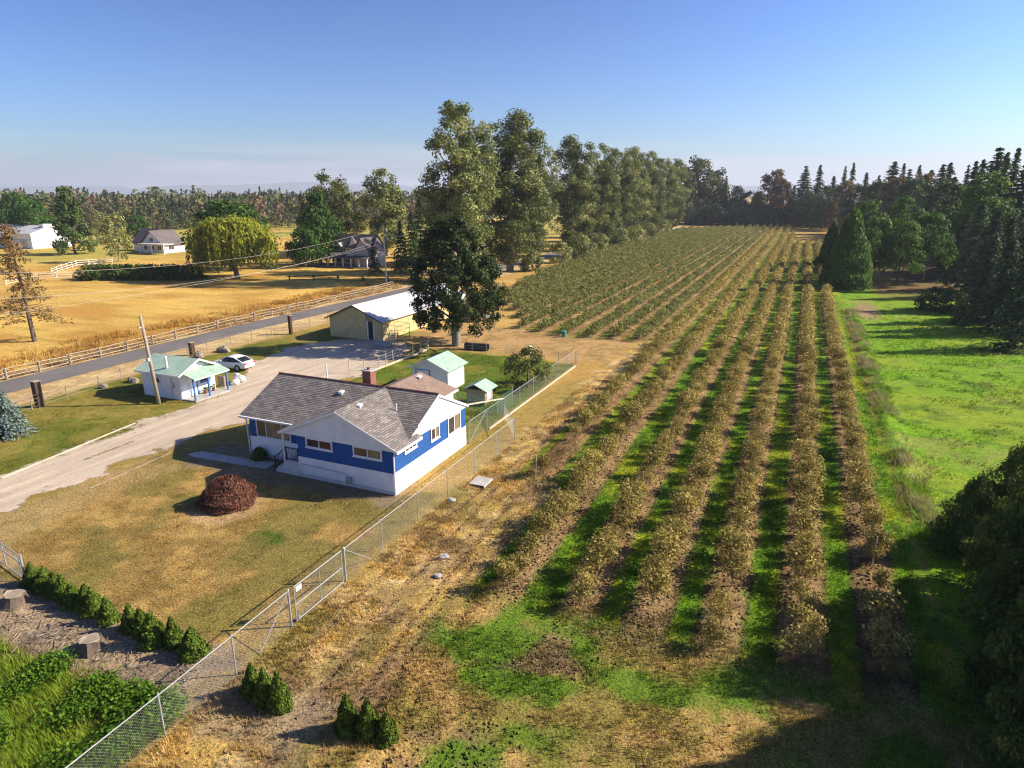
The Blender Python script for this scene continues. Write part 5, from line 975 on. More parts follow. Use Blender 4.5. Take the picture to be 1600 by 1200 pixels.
# ---------------------------------------------------------------- chain link fences
def chain_mesh(mb, p, q, h, z0=0.04, d=0.085, w=0.0036):
    """diamond wire mesh between two ground points"""
    p = Vector((*p, 0)); q = Vector((*q, 0)); L = (q - p).length; u = (q - p) / L; nrm = Vector((-u.y, u.x, 0)) * (w * 0.6); step = d * 1.414
    def wire(s0, za, s1, zb):
        a = p + u * s0 + Vector((0, 0, z0 + za)); b_ = p + u * s1 + Vector((0, 0, z0 + zb)); t = (b_ - a).normalized(); c = t.cross(nrm.normalized()) * (w / 2)
        n = len(mb.V); mb.V += [tuple(a + c), tuple(a - c), tuple(b_ - c), tuple(b_ + c), tuple(a + nrm), tuple(b_ + nrm)]; mb.F += [(n, n + 1, n + 2, n + 3), (n, n + 4, n + 5, n + 3), (n + 1, n + 4, n + 5, n + 2)]
    s = -h
    while s < L:
        a, b_ = max(s, 0), min(s + h, L)
        if b_ - a > 0.02:
            wire(a, a - s, b_, b_ - s); wire(a, h - (a - s), b_, h - (b_ - s))
        s += step
M['mesh_wire'] = simple('chain_link_wire', (0.40, 0.40, 0.40), 0.5, 0.05, metal=0.2)
def chain_fence(name, pts, h, label, posts, brace=()):
    o = empty(name, (pts[0][0], pts[0][1], 0), label, 'fence')
    for i in range(len(pts) - 1):
        f = MB(); chain_mesh(f, pts[i], pts[i + 1], h - 0.06); tag(f.build('wire_mesh', M['mesh_wire'], o, fix=False), kind='stuff')
        f = MB(); f.tube([(*pts[i], h), (*pts[i + 1], h)], 0.02, 6); f.build('top_rail', M['galv'], o)
    for x, y, r_ in posts:
        f = MB(); f.tube([(x, y, -0.2), (x, y, h + 0.04)], r_, 8); f.tube([(x, y, h + 0.04), (x, y, h + 0.09)], [r_ * 1.15, r_ * 0.4], 8); f.build('post', M['galv'], o)
    for a, b_ in brace:
        f = MB(); f.tube([a, b_], 0.02, 6); f.build('brace', M['galv'], o)
    return o
FX = -18.5
chain_fence('chain_link_fence', [(-18.15, 5.0), (-18.3, 12.2), (FX, 18.75)], 1.75, 'near stretch of chain link fence below the lawn gate', [(-18.15, 5.0, 0.04), (-18.22, 8.9, 0.03), (-18.3, 12.2, 0.03), (-18.4, 15.5, 0.03), (FX, 18.72, 0.05)], [((FX, 18.7, 1.72), (-18.43, 16.8, 0.05))])
chain_fence('chain_link_fence', [(FX, 22.5), (FX, 43.2)], 1.75, 'long chain link fence beside the house with open end', [(FX, 22.52, 0.055)] + [(FX, y, 0.03) for y in (25.6, 29.2, 32.7, 36.4, 39.9)] + [(FX, 43.2, 0.04)], [((FX, 22.55, 1.7), (FX, 24.6, 0.05))])
g_ = empty('fence_gate', (FX, 19, 0), 'chain link swing gate with cross rail in the lawn fence', 'gate')
f = MB(); chain_mesh(f, (FX + 0.02, 19.05), (FX + 0.02, 22.3), 1.62, 0.08); tag(f.build('wire_mesh', M['mesh_wire'], g_, fix=False), kind='stuff')
for a, b_ in (((FX, 19.05, 1.74), (FX, 22.3, 1.74)), ((FX, 19.05, 0.08), (FX, 22.3, 0.08)), ((FX, 19.05, 0.85), (FX, 22.3, 0.85))):
    f = MB(); f.tube([a, b_], 0.028, 8); f.build('gate_rail', M['galv'], g_)
for y, r_ in ((19.05, 0.028), (22.3, 0.028), (20.7, 0.02)):
    f = MB(); f.tube([(FX, y, 0.05), (FX, y, 1.76)], r_, 8); f.build('gate_stile', M['galv'], g_)
f = MB(); f.box(FX + 0.02, FX + 0.035, 19.15, 19.5, 1.45, 1.68); f.build('plate', M['plastic_white'], g_); f = MB(); f.tube([(FX, 19.2, 0.16), (FX + 0.06, 19.2, 0.16)], 0.09, 10); f.build('wheel', M['grey_metal'], g_)
chain_fence('chain_link_fence', [(-21.35, 41.2), (-21.3, 66.6)], 1.75, 'chain link fence between the back lawn and the orchard', [(-21.33, y, 0.03) for y in (41.2, 44.3, 47.7, 51.0, 54.2, 57.4, 60.6, 63.7)] + [(-21.3, 66.6, 0.04)], [((-21.33, 41.3, 0.1), (-21.33, 44.2, 1.7))])
f = MB(); f.beam((-21.25, 44.5, 0.06), (-21.2, 66.4, 0.06), 0.08, 0.18); tag(f.build('timber_kerb', M['wood_pale']), 'long pale timber kerb at the foot of the back lawn fence', 'kerb')
chain_fence('chain_link_fence', [(-21.35, 47.7), (-18.5, 43.3)], 1.2, 'short low cross fence joining the two chain link fences', [(-19.9, 45.5, 0.025)])
# driveway gate at the left edge
dg = empty('driveway_gate', (-34, 16.6, 0), 'steel tube gate with wire mesh at the driveway entrance', 'gate')
f = MB(); chain_mesh(f, (-37.3, 17.2), (-32.85, 16.35), 1.25, 0.12); tag(f.build('wire_mesh', M['mesh_wire'], dg, fix=False), kind='stuff')
for z in (0.12, 0.98, 1.38):
    f = MB(); f.tube([(-37.3, 17.2, z), (-32.85, 16.35, z)], 0.03, 8); f.build('gate_rail', M['galv'], dg)
for x, y in ((-37.3, 17.2), (-34.8, 16.72), (-32.85, 16.35)):
    f = MB(); f.tube([(x, y, 0.1), (x, y, 1.4)], 0.028, 8); f.build('gate_stile', M['galv'], dg)
f = MB(); f.tube([(-32.5, 16.25, -0.2), (-32.5, 16.25, 1.55)], 0.055, 8); f.build('gate_post', M['galv'], dg); f = MB(); f.box(-32.88, -32.55, 16.26, 16.32, 1.02, 1.1); f.build('latch', M['grey_metal'], dg)
# ---------------------------------------------------------------- split rail fences
def split_rail(name, pts, label, mat, nrail=3, seg=3.4, h=1.15, posts=True):
    o = empty(name, (*pts[0], 0), label, 'fence'); r = np.random.default_rng(len(label)); P = []
    for i in range(len(pts) - 1):
        a, b_ = Vector(pts[i]), Vector(pts[i + 1]); n = max(1, round((b_ - a).length / seg)); P += [a.lerp(b_, k / n) for k in range(n)]
    P.append(Vector(pts[-1]))
    for i, p in enumerate(P):
        for dx in ((-0.11, 0.11) if posts else (0,)):
            f = MB(); f.tube([(p.x + dx, p.y + 0.04 * r.normal(), -0.2), (p.x + dx + 0.03 * r.normal(), p.y, h + 0.08 * r.random())], 0.07, 6); f.build('post', M[mat], o)
        if i < len(P) - 1:
            q = P[i + 1]; u = (q - p).normalized() * 0.3
            for k in range(nrail):
                z = 0.25 + (h - 0.35) * k / max(1, nrail - 1); e = 0.03
                f = MB(); f.tube([(p.x - u.x + e * r.normal(), p.y - u.y, z + 0.04 * r.normal() + 0.07 * (i % 2)), (q.x + u.x + e * r.normal(), q.y + u.y, z + 0.04 * r.normal() + 0.07 * (i % 2))], 0.062, 5); f.build('rail', M[mat], o)
    return o
M['rail_wood'] = simple('sun_bleached_rail', (0.33, 0.27, 0.195), 0.9, 0.22, 2)
split_rail('split_rail_fence', [(-71.9, 22), (-72.2, 45), (-73.6, 70), (-73.6, 88), (-74.6, 112)], 'bleached split rail fence along the far side of the road', 'rail_wood')
M['white_rail'] = simple('white_rail_paint', (0.72, 0.70, 0.66), 0.6, 0.1)
x0, y0 = px_to(440, 152); x1, y1 = px_to(640, 142); split_rail('field_rail_fence', [(x0, y0), (x1, y1)], 'dark split rail fence in front of the grey roofed farmhouse', 'wood_dark', 3, 5.5)
pa = [px_to(-20, 172), px_to(30, 178), px_to(130, 176)]; split_rail('white_paddock_fence', pa, 'white paddock rail fence, nearer one at the left of the field', 'white_rail', 3, 4.0, 1.3, False)
pa = [px_to(57, 187), px_to(75, 196), px_to(100, 206), px_to(158, 212)]; split_rail('white_paddock_fence', pa, 'white paddock rail fence curving toward the white farmhouse', 'white_rail', 3, 4.0, 1.4, False)
pa = [px_to(640, 150), px_to(850, 185)]; split_rail('roadside_rail_fence', pa, 'split rail fence glimpsed under the poplars', 'wood', 3, 5.0)
def wire_fence(name, pts, n, label, h=1.3, mat='wood', pr=0.04, nw=4, cat='fence'):
    o = empty(name, (*pts[0], 0), label, cat); P = []
    for i in range(len(pts) - 1):
        a, b_ = Vector(pts[i]), Vector(pts[i + 1]); k_ = max(1, round(n * (b_ - a).length / sum((Vector(pts[j + 1]) - Vector(pts[j])).length for j in range(len(pts) - 1)))); P += [a.lerp(b_, k / k_) for k in range(k_)]
    P.append(Vector(pts[-1])); r = np.random.default_rng(len(label))
    for p in P: f = MB(); f.tube([(p.x, p.y, -0.2), (p.x + 0.05 * r.normal(), p.y + 0.05 * r.normal(), h * (0.9 + 0.2 * r.random()))], pr, 6); f.build('post', M[mat], o)
    for k in range(nw):
        f = MB(); z = 0.2 + (h - 0.3) * k / (nw - 1); f.tube([(p.x, p.y, z) for p in P], 0.008, 4, cap=False); f.build('wire', M['mesh_wire'], o)
    return o
wire_fence('wire_fence', [(-59.4, 30), (-60.6, 40), (-62.0, 46), (-63.9, 56), (-63.2, 66), (-62.0, 76)], 13, 'thin wire fence with slim posts along the near side of the road')
wire_fence('garden_fence', [(-42.0, 54.3), (-40.6, 57.5), (-40.5, 60.2), (-40.5, 64.3), (-39.9, 66.8)], 8, 'low wire fence between the back lawn and the gravel yard', 1.3, 'wood_pale', 0.05)
wire_fence('garden_fence', [(-39.9, 66.9), (-32.6, 67.9), (-27.8, 68.0), (-21.3, 66.8)], 9, 'wire fence along the far edge of the back lawn', 1.25, 'grey_metal', 0.025)
f = MB(); f.beam((-40.2, 54.0, 0.09), (-39.9, 66.5, 0.09), 0.14, 0.2); tag(f.build('timber_kerb', M['wood_pale']), 'pale timber kerb along the gravel side of the back lawn', 'kerb')
f = MB(); f.beam((-46.7, 23.3, 0.03), (-48.4, 34.4, 0.03), 0.10, 0.10); tag(f.build('timber_kerb', M['wood_pale']), 'low pale kerb between the left lawn and the driveway', 'kerb')
f = MB(); f.beam((-39.9, 24.6, 0.0), (-40.3, 31.0, 0.0), 0.08, 0.07); tag(f.build('timber_kerb', M['wood']), 'low pale kerb between the driveway and the front lawn', 'kerb')
# brown gate pillars
for x, y, w_, h, lb in ((-60.1, 34.2, 0.55, 2.3, 'wide dark brown timber pillar beside the blue spruce'), (-63.6, 53.6, 0.5, 1.5, 'dark brown timber pillar behind the porch shed'), (-61.4, 67.6, 0.4, 2.5, 'tall dark brown timber post near the yellow barn')):
    o = empty('timber_pillar', (x, y, 0), lb, 'post', 'brown timber pillars along the road'); f = MB(); f.box(x - w_ / 2, x + w_ / 2, y - w_ / 2, y + w_ / 2, -0.2, h); f.build('shaft', M['wood_dark'], o, bevel=0.03); f = MB(); f.box(x - w_ / 2 - .04, x + w_ / 2 + .04, y - w_ / 2 - .04, y + w_ / 2 + .04, h, h + 0.06); f.build('cap', M['wood'], o)
# ---------------------------------------------------------------- poles and wires
o = empty('utility_pole', (-51.1, 38.9, 0), 'leaning wooden utility pole in front of the porch shed', 'pole')
f = MB(); f.tube([(-51.1, 38.9, -0.4), (-51.45, 38.9, 4.0), (-51.8, 38.9, 7.9)], [0.17, 0.145, 0.12], 10); f.build('shaft', M['wood'], o, smooth=True)
f = MB(); f.tube([(-51.7, 38.75, 6.9), (-51.7, 38.55, 6.9)], 0.05, 6); f.build('insulator', M['plastic_white'], o); f = MB(); f.tube([(-51.44, 38.75, 3.9), (-51.5, 38.75, 4.2)], 0.19, 8); f.build('metal_band', M['grey_metal'], o)
o = empty('street_light', (-77.8, 114.7, 0), 'pale street light pole with long arm beside the road', 'street light')
f = MB(); f.tube([(-77.8, 114.7, -0.3), (-77.9, 114.7, 12.0)], [0.17, 0.11], 10); f.build('pole', M['galv'], o)
f = MB(); f.tube([(-77.85, 114.7, 8.7), (-76.6, 115.2, 9.5), (-74.3, 116.0, 9.9)], 0.05, 6); f.build('arm', M['galv'], o); f = MB(); f.tube([(-74.4, 115.98, 9.88), (-73.6, 116.2, 9.86)], [0.1, 0.13], 8); f.build('lamp_head', M['grey_metal'], o)
f = MB(); f.beam((-78.6, 114.7, 11.5), (-77.1, 114.7, 11.5), 0.1, 0.1); f.build('crossarm', M['wood'], o)
M['wire'] = simple('pale_cable', (0.45, 0.42, 0.40), 0.6, 0.05)
def cable(a, b_, sag, lb, r_=0.016):
    pts = [tuple(Vector(a).lerp(Vector(b_), t) - Vector((0, 0, sag * 4 * t * (1 - t)))) for t in np.linspace(0, 1, 25)]; f = MB(); f.tube(pts, r_, 4, cap=False); tag(f.build('power_cable', M['wire'], smooth=True), lb, 'cable', 'cables along the road')
cable((-77.9, 114.7, 11.6), (-74.0, 34.0, 11.0), 2.4, 'upper power cable running along the road to the street light'); cable((-77.9, 114.7, 9.2), (-74.0, 34.0, 8.4), 2.4, 'lower power cable running along the road to the street light'); cable((-77.9, 114.7, 8.4), (-74.0, 34.0, 6.2), 1.0, 'lowest thin cable running along the road', 0.015)
o = empty('roadside_pole', (-74.0, 33.0, 0), 'wooden roadside pole carrying the cables beyond the frame', 'pole'); f = MB(); f.tube([(-74, 33, -0.4), (-74, 33.6, 11.5)], [0.18, 0.12], 8); f.build('shaft', M['wood'], o); f = MB(); f.beam((-74.8, 33.55, 11.2), (-73.2, 33.55, 11.2), 0.1, 0.1); f.build('crossarm', M['wood'], o)
# ---------------------------------------------------------------- car
m, nt, b = new_mat('white_car_paint'); b.inputs['Base Color'].default_value = (0.78, 0.79, 0.80, 1); b.inputs['Roughness'].default_value = 0.25; b.inputs['Coat Weight'].default_value = 0.5; M['carpaint'] = m
m, nt, b = new_mat('car_glass'); b.inputs['Base Color'].default_value = (0.012, 0.014, 0.018, 1); b.inputs['Roughness'].default_value = 0.06; M['carglass'] = m
m, nt, b = new_mat('red_lamp'); b.inputs['Base Color'].default_value = (0.35, 0.01, 0.015, 1); b.inputs['Roughness'].default_value = 0.2; M['redlamp'] = m
M['tyre'] = simple('tyre_rubber', (0.02, 0.02, 0.02), 0.85, 0.1)
def car(loc, rz):
    """sedan, nose towards local -x"""
    o = empty('sedan_car', (0, 0, 0), 'white sedan car parked beside the porch shed', 'car')
    def loft(secs):                                     # sections (x, half width, [(y fraction, z)...])
        V = []; Fq = []; k = len(secs[0][2]) * 2
        for x, hw, pr in secs:
            V += [(x, hw * yf, z) for yf, z in pr] + [(x, -hw * yf, z) for yf, z in reversed(pr)]
        for i in range(len(secs) - 1):
            for j in range(k): Fq.append((i * k + j, i * k + (j + 1) % k, (i + 1) * k + (j + 1) % k, (i + 1) * k + j))
        Fq.append(tuple(range(k))); Fq.append(tuple((len(secs) - 1) * k + j for j in range(k))[::-1]); return V, Fq
    def pr(zb, zm, zt): return [(0.80, zb), (0.97, zb + 0.08), (1.0, zm), (0.95, zt - 0.07), (0.82, zt)]
    B = [(-2.38, 0.62, pr(.34, .48, .62)), (-2.3, 0.78, pr(.24, .5, .70)), (-1.95, 0.87, pr(.2, .55, .79)), (-1.2, 0.91, pr(.19, .58, .89)), (-0.9, .91, pr(.19, .6, .94)), (0.6, .915, pr(.19, .62, .97)), (1.5, .91, pr(.2, .64, 1.0)), (2.0, .88, pr(.24, .65, 1.02)), (2.28, .82, pr(.3, .62, .98)), (2.38, .70, pr(.4, .6, .86))]
    mb = MB(); mb.V, mb.F = loft(B); body = mb.build('body', M['carpaint'], o, smooth=True); md = body.modifiers.new('s', 'SUBSURF'); md.levels = 1; md.render_levels = 2
    def cab(x, hw, zb, zt): return (x, hw, [(0.98, zb), (1.0, zb + 0.02), (0.9, zb + (zt - zb) * .6), (0.80, zt - 0.03), (0.6, zt)])
    mb = MB(); mb.V, mb.F = loft([cab(-1.15, .80, .86, .885), cab(-.30, .80, .90, 1.38), cab(.25, .80, .90, 1.46), cab(.8, .79, .90, 1.43), cab(1.15, .78, .92, 1.32), cab(1.9, .74, .96, 1.005)]); gh = mb.build('cabin_glass', M['carglass'], o, smooth=True)
    mb = MB(); mb.V, mb.F = loft([(-.38, .66, [(1, 1.335), (1.02, 1.35), (1, 1.36), (.8, 1.39), (.4, 1.4)]), (.25, .70, [(1, 1.40), (1.02, 1.42), (1, 1.44), (.8, 1.475), (.4, 1.485)]), (.8, .69, [(1, 1.37), (1.02, 1.39), (1, 1.41), (.8, 1.445), (.4, 1.455)]), (1.12, .67, [(1, 1.285), (1.02, 1.30), (1, 1.32), (.8, 1.345), (.4, 1.355)])]); mb.build('roof_panel', M['carpaint'], o, smooth=True)
    for s_ in (-1, 1):
        f = MB(); f.beam((-1.12, s_ * .80, .89), (-.36, s_ * .70, 1.37), .05, .06); f.build('pillar', M['carpaint'], o); f = MB(); f.beam((1.08, s_ * .70, 1.32), (1.95, s_ * .76, .99), .08, .10); f.build('pillar', M['carpaint'], o); f = MB(); f.beam((.3, s_ * .83, .95), (.3, s_ * .70, 1.43), .05, .07); f.build('pillar', M['black_metal'], o)
        f = MB(); f.box(2.2, 2.36, s_ * .62 - .16, s_ * .62 + .16, .74, .9); f.build('tail_light', M['redlamp'], o, bevel=0.02); f = MB(); f.box(-2.34, -2.1, s_ * .6 - .15, s_ * .6 + .15, .58, .7); f.build('headlight', M['carglass'], o, bevel=0.02)
        f = MB(); f.box(-.72, -.55, s_ * .98 - .09, s_ * .98 + .09, .95, 1.06); f.build('mirror', M['carpaint'], o, bevel=0.03); f = MB(); f.beam((-.62, s_ * .80, .99), (-.62, s_ * .93, 1.0), .05, .04); f.build('mirror_arm', M['black_metal'], o)
        for x in (-1.42, 1.38):
            f = MB(); f.tube([(x, s_ * .70, .33), (x, s_ * .925, .33)], .33, 20); wl_ = f.build('wheel', M['tyre'], o); f = MB(); f.tube([(x, s_ * .92, .33), (x, s_ * .935, .33)], .22, 16); f.build('rim', M['grey_metal'], wl_)
            f = MB(); f.tube([(x, s_ * .90, .33), (x, s_ * .918, .33)], .385, 20); f.build('wheel_arch', M['black_metal'], o)
            for k in range(5): f = MB(); a = k * 1.2566; f.beam((x, s_ * .94, .33), (x + .2 * math.cos(a), s_ * .94, .33 + .2 * math.sin(a)), .05, .03); f.build('spoke', M['galv'], wl_)
        for x in (-.2, .75): f = MB(); f.box(x, x + .16, s_ * .925 - .015, s_ * .925 + .015, .80, .83); f.build('door_handle', M['carpaint'], o)
    f = MB(); f.box(2.36, 2.40, -.2, .2, .58, .69); f.build('number_plate', M['plastic_white'], o)
    f = MB(); f.box(-2.36, -2.3, -.5, .5, .34, .46); f.build('grille', M['black_metal'], o)
    o.location = loc; o.rotation_euler = (0, 0, rz); return o
car((-54.6, 50.9, 0.03), R(3))
# ---------------------------------------------------------------- yard things
def rock(name, loc, s, lb, seed, grp=None, cat='boulder', mat=None):
    import bmesh
    bm = bmesh.new(); bmesh.ops.create_icosphere(bm, subdivisions=3, radius=1.0); r = np.random.default_rng(seed); d = unit(r.normal(size=(9, 3)))
    for v in bm.verts:
        p = np.array(v.co); k = 1.0
        for q in d: k = min(k, 0.80 / max(0.35, float(p @ q))) if p @ q > 0.62 else k
        v.co = Vector((p * k * np.array(s) * (1 + 0.06 * r.normal())).tolist())
    me = bpy.data.meshes.new(name); bm.to_mesh(me); bm.free(); me.materials.append(mat or M['rock']); o = put(name, me, loc=loc); return tag(o, lb, cat, grp)
M['rock'] = simple('grey_brown_rock', (0.25, 0.21, 0.17), 0.9, 0.3, 2, bmp=0.6, bscale=8)
for i, (u, v, s, lb) in enumerate((((-62.2, 53.2), 0, (0.6, 0.5, 0.6), 'smaller grey boulder behind the parked car'), ((-61.7, 56.4), 0, (0.95, 0.65, 0.62), 'larger grey boulder behind the parked car'), ((-59.6, 42.9), 0, (0.7, 0.5, 0.42), 'dark boulder on the lawn left of the porch shed'), ((-60.5, 40.4), 0, (0.5, 0.4, 0.35), 'small boulder near the wire fence on the lawn'))): rock('boulder', (u[0], u[1], 0.15), s, lb, 400 + i, 'boulders along the road fence')
for i, (x, y, s, lb) in enumerate(((-15.2, 26.3, 0.28, 'pale flat stone in the dry grass strip'), (-14.6, 24.6, 0.22, 'smaller pale stone in the dry grass strip'), (-18.0, 32.2, 0.3, 'pale stone at the foot of the chain link fence'))): rock('pale_stone', (x, y, 0.06), (s, s * .8, s * .45), lb, 410 + i, 'pale stones in the dry strip', 'stone', M['concrete'])
for i, (x, y, s, lb) in enumerate(((-31.3, 15.1, 0.42, 'cut tree stump beside the driveway gate'), (-25.2, 14.4, 0.4, 'cut tree stump below the thuja hedge'))):
    o = empty('tree_stump', (x, y, 0), lb, 'stump', 'stumps below the hedge'); f = MB(); z = float(gz(x, y)); n_ = 14; r = np.random.default_rng(420 + i)
    pts = [(math.cos(k / n_ * 6.283) * s * (1 + .12 * r.normal()), math.sin(k / n_ * 6.283) * s * (1 + .12 * r.normal())) for k in range(n_)]
    f.V = [(x + a * 1.5, y + b_ * 1.5, z - 0.15) for a, b_ in pts] + [(x + a * 1.05, y + b_ * 1.05, z + 0.3) for a, b_ in pts] + [(x + a, y + b_, z + 0.45 + 0.05 * math.sin(a * 9)) for a, b_ in pts]
    for L in range(2): f.F += [(L * n_ + k, L * n_ + (k + 1) % n_, (L + 1) * n_ + (k + 1) % n_, (L + 1) * n_ + k) for k in range(n_)]
    f.build('stump_bark', M['bark'], o); f = MB(); f.poly([(x + a, y + b_, z + 0.452 + 0.05 * math.sin(a * 9)) for a, b_ in pts]); f.build('cut_face', M['wood'], o)
f = MB(); f.tube([(-36.0, 69.0, 0.42), (-33.1, 69.3, 0.42)], 0.42, 18, cap=False); f.tube([(-35.95, 69.0, 0.42), (-33.15, 69.3, 0.42)], 0.36, 18, cap=False)
for k in range(24): t = k / 23; x = -35.9 + 2.7 * t; y = 69.01 + 0.28 * t; f.tube([(x, y, 0.42), (x + 0.06, y + 0.006, 0.42)], 0.445, 18, cap=False)
M['black_plastic'] = simple('black_plastic', (0.035, 0.035, 0.04), 0.6, 0.1); tag(f.build('culvert_pipe', M['black_plastic'], smooth=True), 'black corrugated culvert pipe lying behind the garden fence', 'pipe')
o = empty('concrete_bollard', (-28.0, 69.9, 0), 'short pale bollard with flat cap behind the back lawn', 'bollard'); f = MB(); f.box(-28.16, -27.84, 69.74, 70.06, -0.1, 0.8); f.build('shaft', M['concrete'], o); f = MB(); f.box(-28.24, -27.76, 69.66, 70.14, 0.8, 0.9); f.build('cap', M['white'], o)
M['green_plastic'] = simple('green_plastic', (0.02, 0.30, 0.20), 0.5, 0.1)
o = empty('green_bin', (-27.4, 80.4, 0), 'small green plastic bin at the near end of an orchard row', 'bin'); f = MB(); f.tube([(-27.4, 80.4, 0), (-27.4, 80.4, 0.75)], [0.24, 0.32], 12); f.build('tub', M['green_plastic'], o); f = MB(); f.tube([(-27.4, 80.4, 0.75), (-27.4, 80.4, 0.82)], [0.35, 0.3], 12); f.build('rim', M['green_plastic'], o)
# metal rack and trough by the barn
o = empty('metal_rack', (-45.6, 68.8, 0), 'rusty metal rack frame standing at the barn corner', 'rack'); M['rust'] = simple('rusty_metal', (0.20, 0.13, 0.09), 0.8, 0.3, 5)
for x, y in ((-47.0, 67.7), (-44.6, 67.5), (-44.4, 70.0), (-46.8, 70.2)): f = MB(); f.tube([(x, y, 0), (x, y, 2.4)], 0.03, 6); f.build('upright', M['rust'], o)
for z in (0.6, 1.2, 1.8, 2.4):
    for a, b_ in (((-47.0, 67.7), (-44.6, 67.5)), ((-44.6, 67.5), (-44.4, 70.0)), ((-46.8, 70.2), (-44.4, 70.0))): f = MB(); f.tube([(*a, z), (*b_, z)], 0.022, 6); f.build('crossbar', M['rust'], o)
for k in range(1, 4): f = MB(); x = -47 + 0.6 * k; f.tube([(x, 67.65, 0.0), (x, 67.65, 1.2)], 0.02, 6); f.build('crossbar', M['rust'], o)
o = empty('water_trough', (-46.0, 66.2, 0), 'low grey trough in front of the metal rack', 'trough'); f = MB(); f.extrude([(65.8, 0.0), (66.6, 0.0), (66.7, 0.62), (66.6, 0.62), (66.52, 0.1), (65.88, 0.1), (65.8, 0.62), (65.7, 0.62)], 'x', -47.1, -44.9); f.build('tub', M['galv'], o)
for x in (-47.1, -44.93): f = MB(); f.extrude([(65.78, 0), (66.62, 0), (66.68, 0.6), (65.72, 0.6)], 'x', x, x + 0.03); f.build('end_plate', M['galv'], o)
r = np.random.default_rng(430); segs = [([(0, 0, -0.1), (0.05, 0, 1.2), (0, 0, 2.6)], [0.09, 0.06, 0.02])]
for k in range(26): a = r.random() * 6.283; z = 0.7 + 1.6 * r.random(); segs.append(([(0, 0, z), (math.cos(a) * .5, math.sin(a) * .5, z - 0.2), (math.cos(a) * .75, math.sin(a) * .75, max(0.1, z - 1.1))], [0.025, 0.015, 0.005]))
P = np.stack([r.normal(size=260) * .35, r.normal(size=260) * .35, 0.2 + 1.9 * r.random(260)], 1)
tree_obj('bare_weeping_tree', (tubes_mesh('trunk', segs, M['bark'], 5), leaf_mesh('crown', P, r.normal(size=P.shape), 0.14, M['larch'], r.random(260), 2.0, r)), (-38.6, 77.2, 0), 'small bare brown weeping tree right of the dark tree')
for i in range(12):
    r = np.random.default_rng(440 + i); rock('stacked_log' if False else 'pile_stone', (-44.2 + i * 0.27 + 0.1 * r.normal(), 88.3 + 0.5 * r.normal() + 0.1 * i, 0.2), (0.42, 0.35, 0.3), 'pale stone in the heap beyond the dark tree', 450 + i, 'stone heap beyond the dark tree', 'stone', M['concrete'])
# porch clutter
M['bag'] = simple('white_plastic_bag', (0.72, 0.71, 0.70), 0.4, 0.05)
rock('plastic_sack', (-49.9, 47.3, 0.3), (0.6, 0.45, 0.4), 'white plastic sack behind the porch shed, lower one', 460, 'white sacks by the shed', 'sack', M['bag']); rock('plastic_sack', (-49.6, 46.3, 0.26), (0.42, 0.5, 0.34), 'white plastic sack next to the porch post', 461, 'white sacks by the shed', 'sack', M['bag']); rock('plastic_sack', (-49.95, 46.9, 0.72), (0.5, 0.36, 0.26), 'white plastic sack on top of the other sacks', 462, 'white sacks by the shed', 'sack', M['bag'])
f = MB(); f.box(-50.95, -50.05, 45.4, 45.5, 0.0, 1.0)
for k in range(5): f.box(-50.95 + .19 * k, -50.83 + .19 * k, 45.36, 45.399, 0.03, 0.97)
tag(f.build('pallet', M['wood'], None), 'wooden pallet standing upright at the porch shed corner', 'pallet')
for i, (x, y) in enumerate(((-49.55, 42.6), (-49.55, 43.1), (-49.6, 43.6))):
    o = empty('flower_pot', (x, y, 0.12), '%s plant pot on the shed porch' % ['nearest', 'middle', 'farthest'][i], 'pot', 'pots on the shed porch'); f = MB(); f.tube([(x, y, 0.12), (x, y, 0.42)], [0.12, 0.17], 10); f.build('pot', M['brick'], o)
    r = np.random.default_rng(470 + i); P = np.stack([r.normal(size=60) * .12, r.normal(size=60) * .12, 0.3 + 0.35 * r.random(60)], 1); put('plant', leaf_mesh('plant', P, r.normal(size=P.shape), 0.1, M['maple'], r.random(60)), o)
f = MB(); f.box(-18.0, -16.9, 34.6, 35.9, 0.12, 0.15); f.box(-18.0, -17.94, 34.6, 35.9, 0.02, 0.12); f.box(-16.96, -16.9, 34.6, 35.9, 0.02, 0.12); o = f.build('cover_board', M['concrete']); tag(o, 'pale square board lying beside the fence near the house corner', 'board')
# ---------------------------------------------------------------- farm buildings beyond the field
def farm_box(o, x0, x1, y0, y1, h, hr, along, wall, roof, ov=0.5):
    f = MB(); xm_, ym_ = (x0 + x1) / 2, (y0 + y1) / 2
    if along == 'y': f.extrude([(x0, -0.2), (x1, -0.2), (x1, h), (xm_, hr), (x0, h)], 'y', y0, y1)
    else: f.extrude([(y0, -0.2), (y1, -0.2), (y1, h), (ym_, hr), (y0, h)], 'x', x0, x1)
    f.build('wall', M[wall], o); f = MB(); k = (hr - h)
    if along == 'y':
        e = ov * k / (xm_ - x0)
        f.extrude([(x0 - ov, h - e + .05), (xm_, hr + .05), (x1 + ov, h - e + .05), (x1 + ov, h - e + .25), (xm_, hr + .28), (x0 - ov, h - e + .25)], 'y', y0 - ov, y1 + ov)
    else:
        e = ov * k / (ym_ - y0)
        f.extrude([(y0 - ov, h - e + .05), (ym_, hr + .05), (y1 + ov, h - e + .05), (y1 + ov, h - e + .25), (ym_, hr + .28), (y0 - ov, h - e + .25)], 'x', x0 - ov, x1 + ov)
    f.build('roof', M[roof], o)
M['roof_far'] = simple('dark_grey_shingle', (0.135, 0.115, 0.115), 0.9, 0.15, 0.5); M['cream'] = simple('cream_siding', (0.55, 0.52, 0.48), 0.7, 0.08)
FA = Vector(px_to(545, 178)); fx, fy = FA.x, FA.y
fh = empty('farmhouse', (fx, fy, 0), 'two storey farmhouse with grey roofs, turret and white porch columns', 'house')
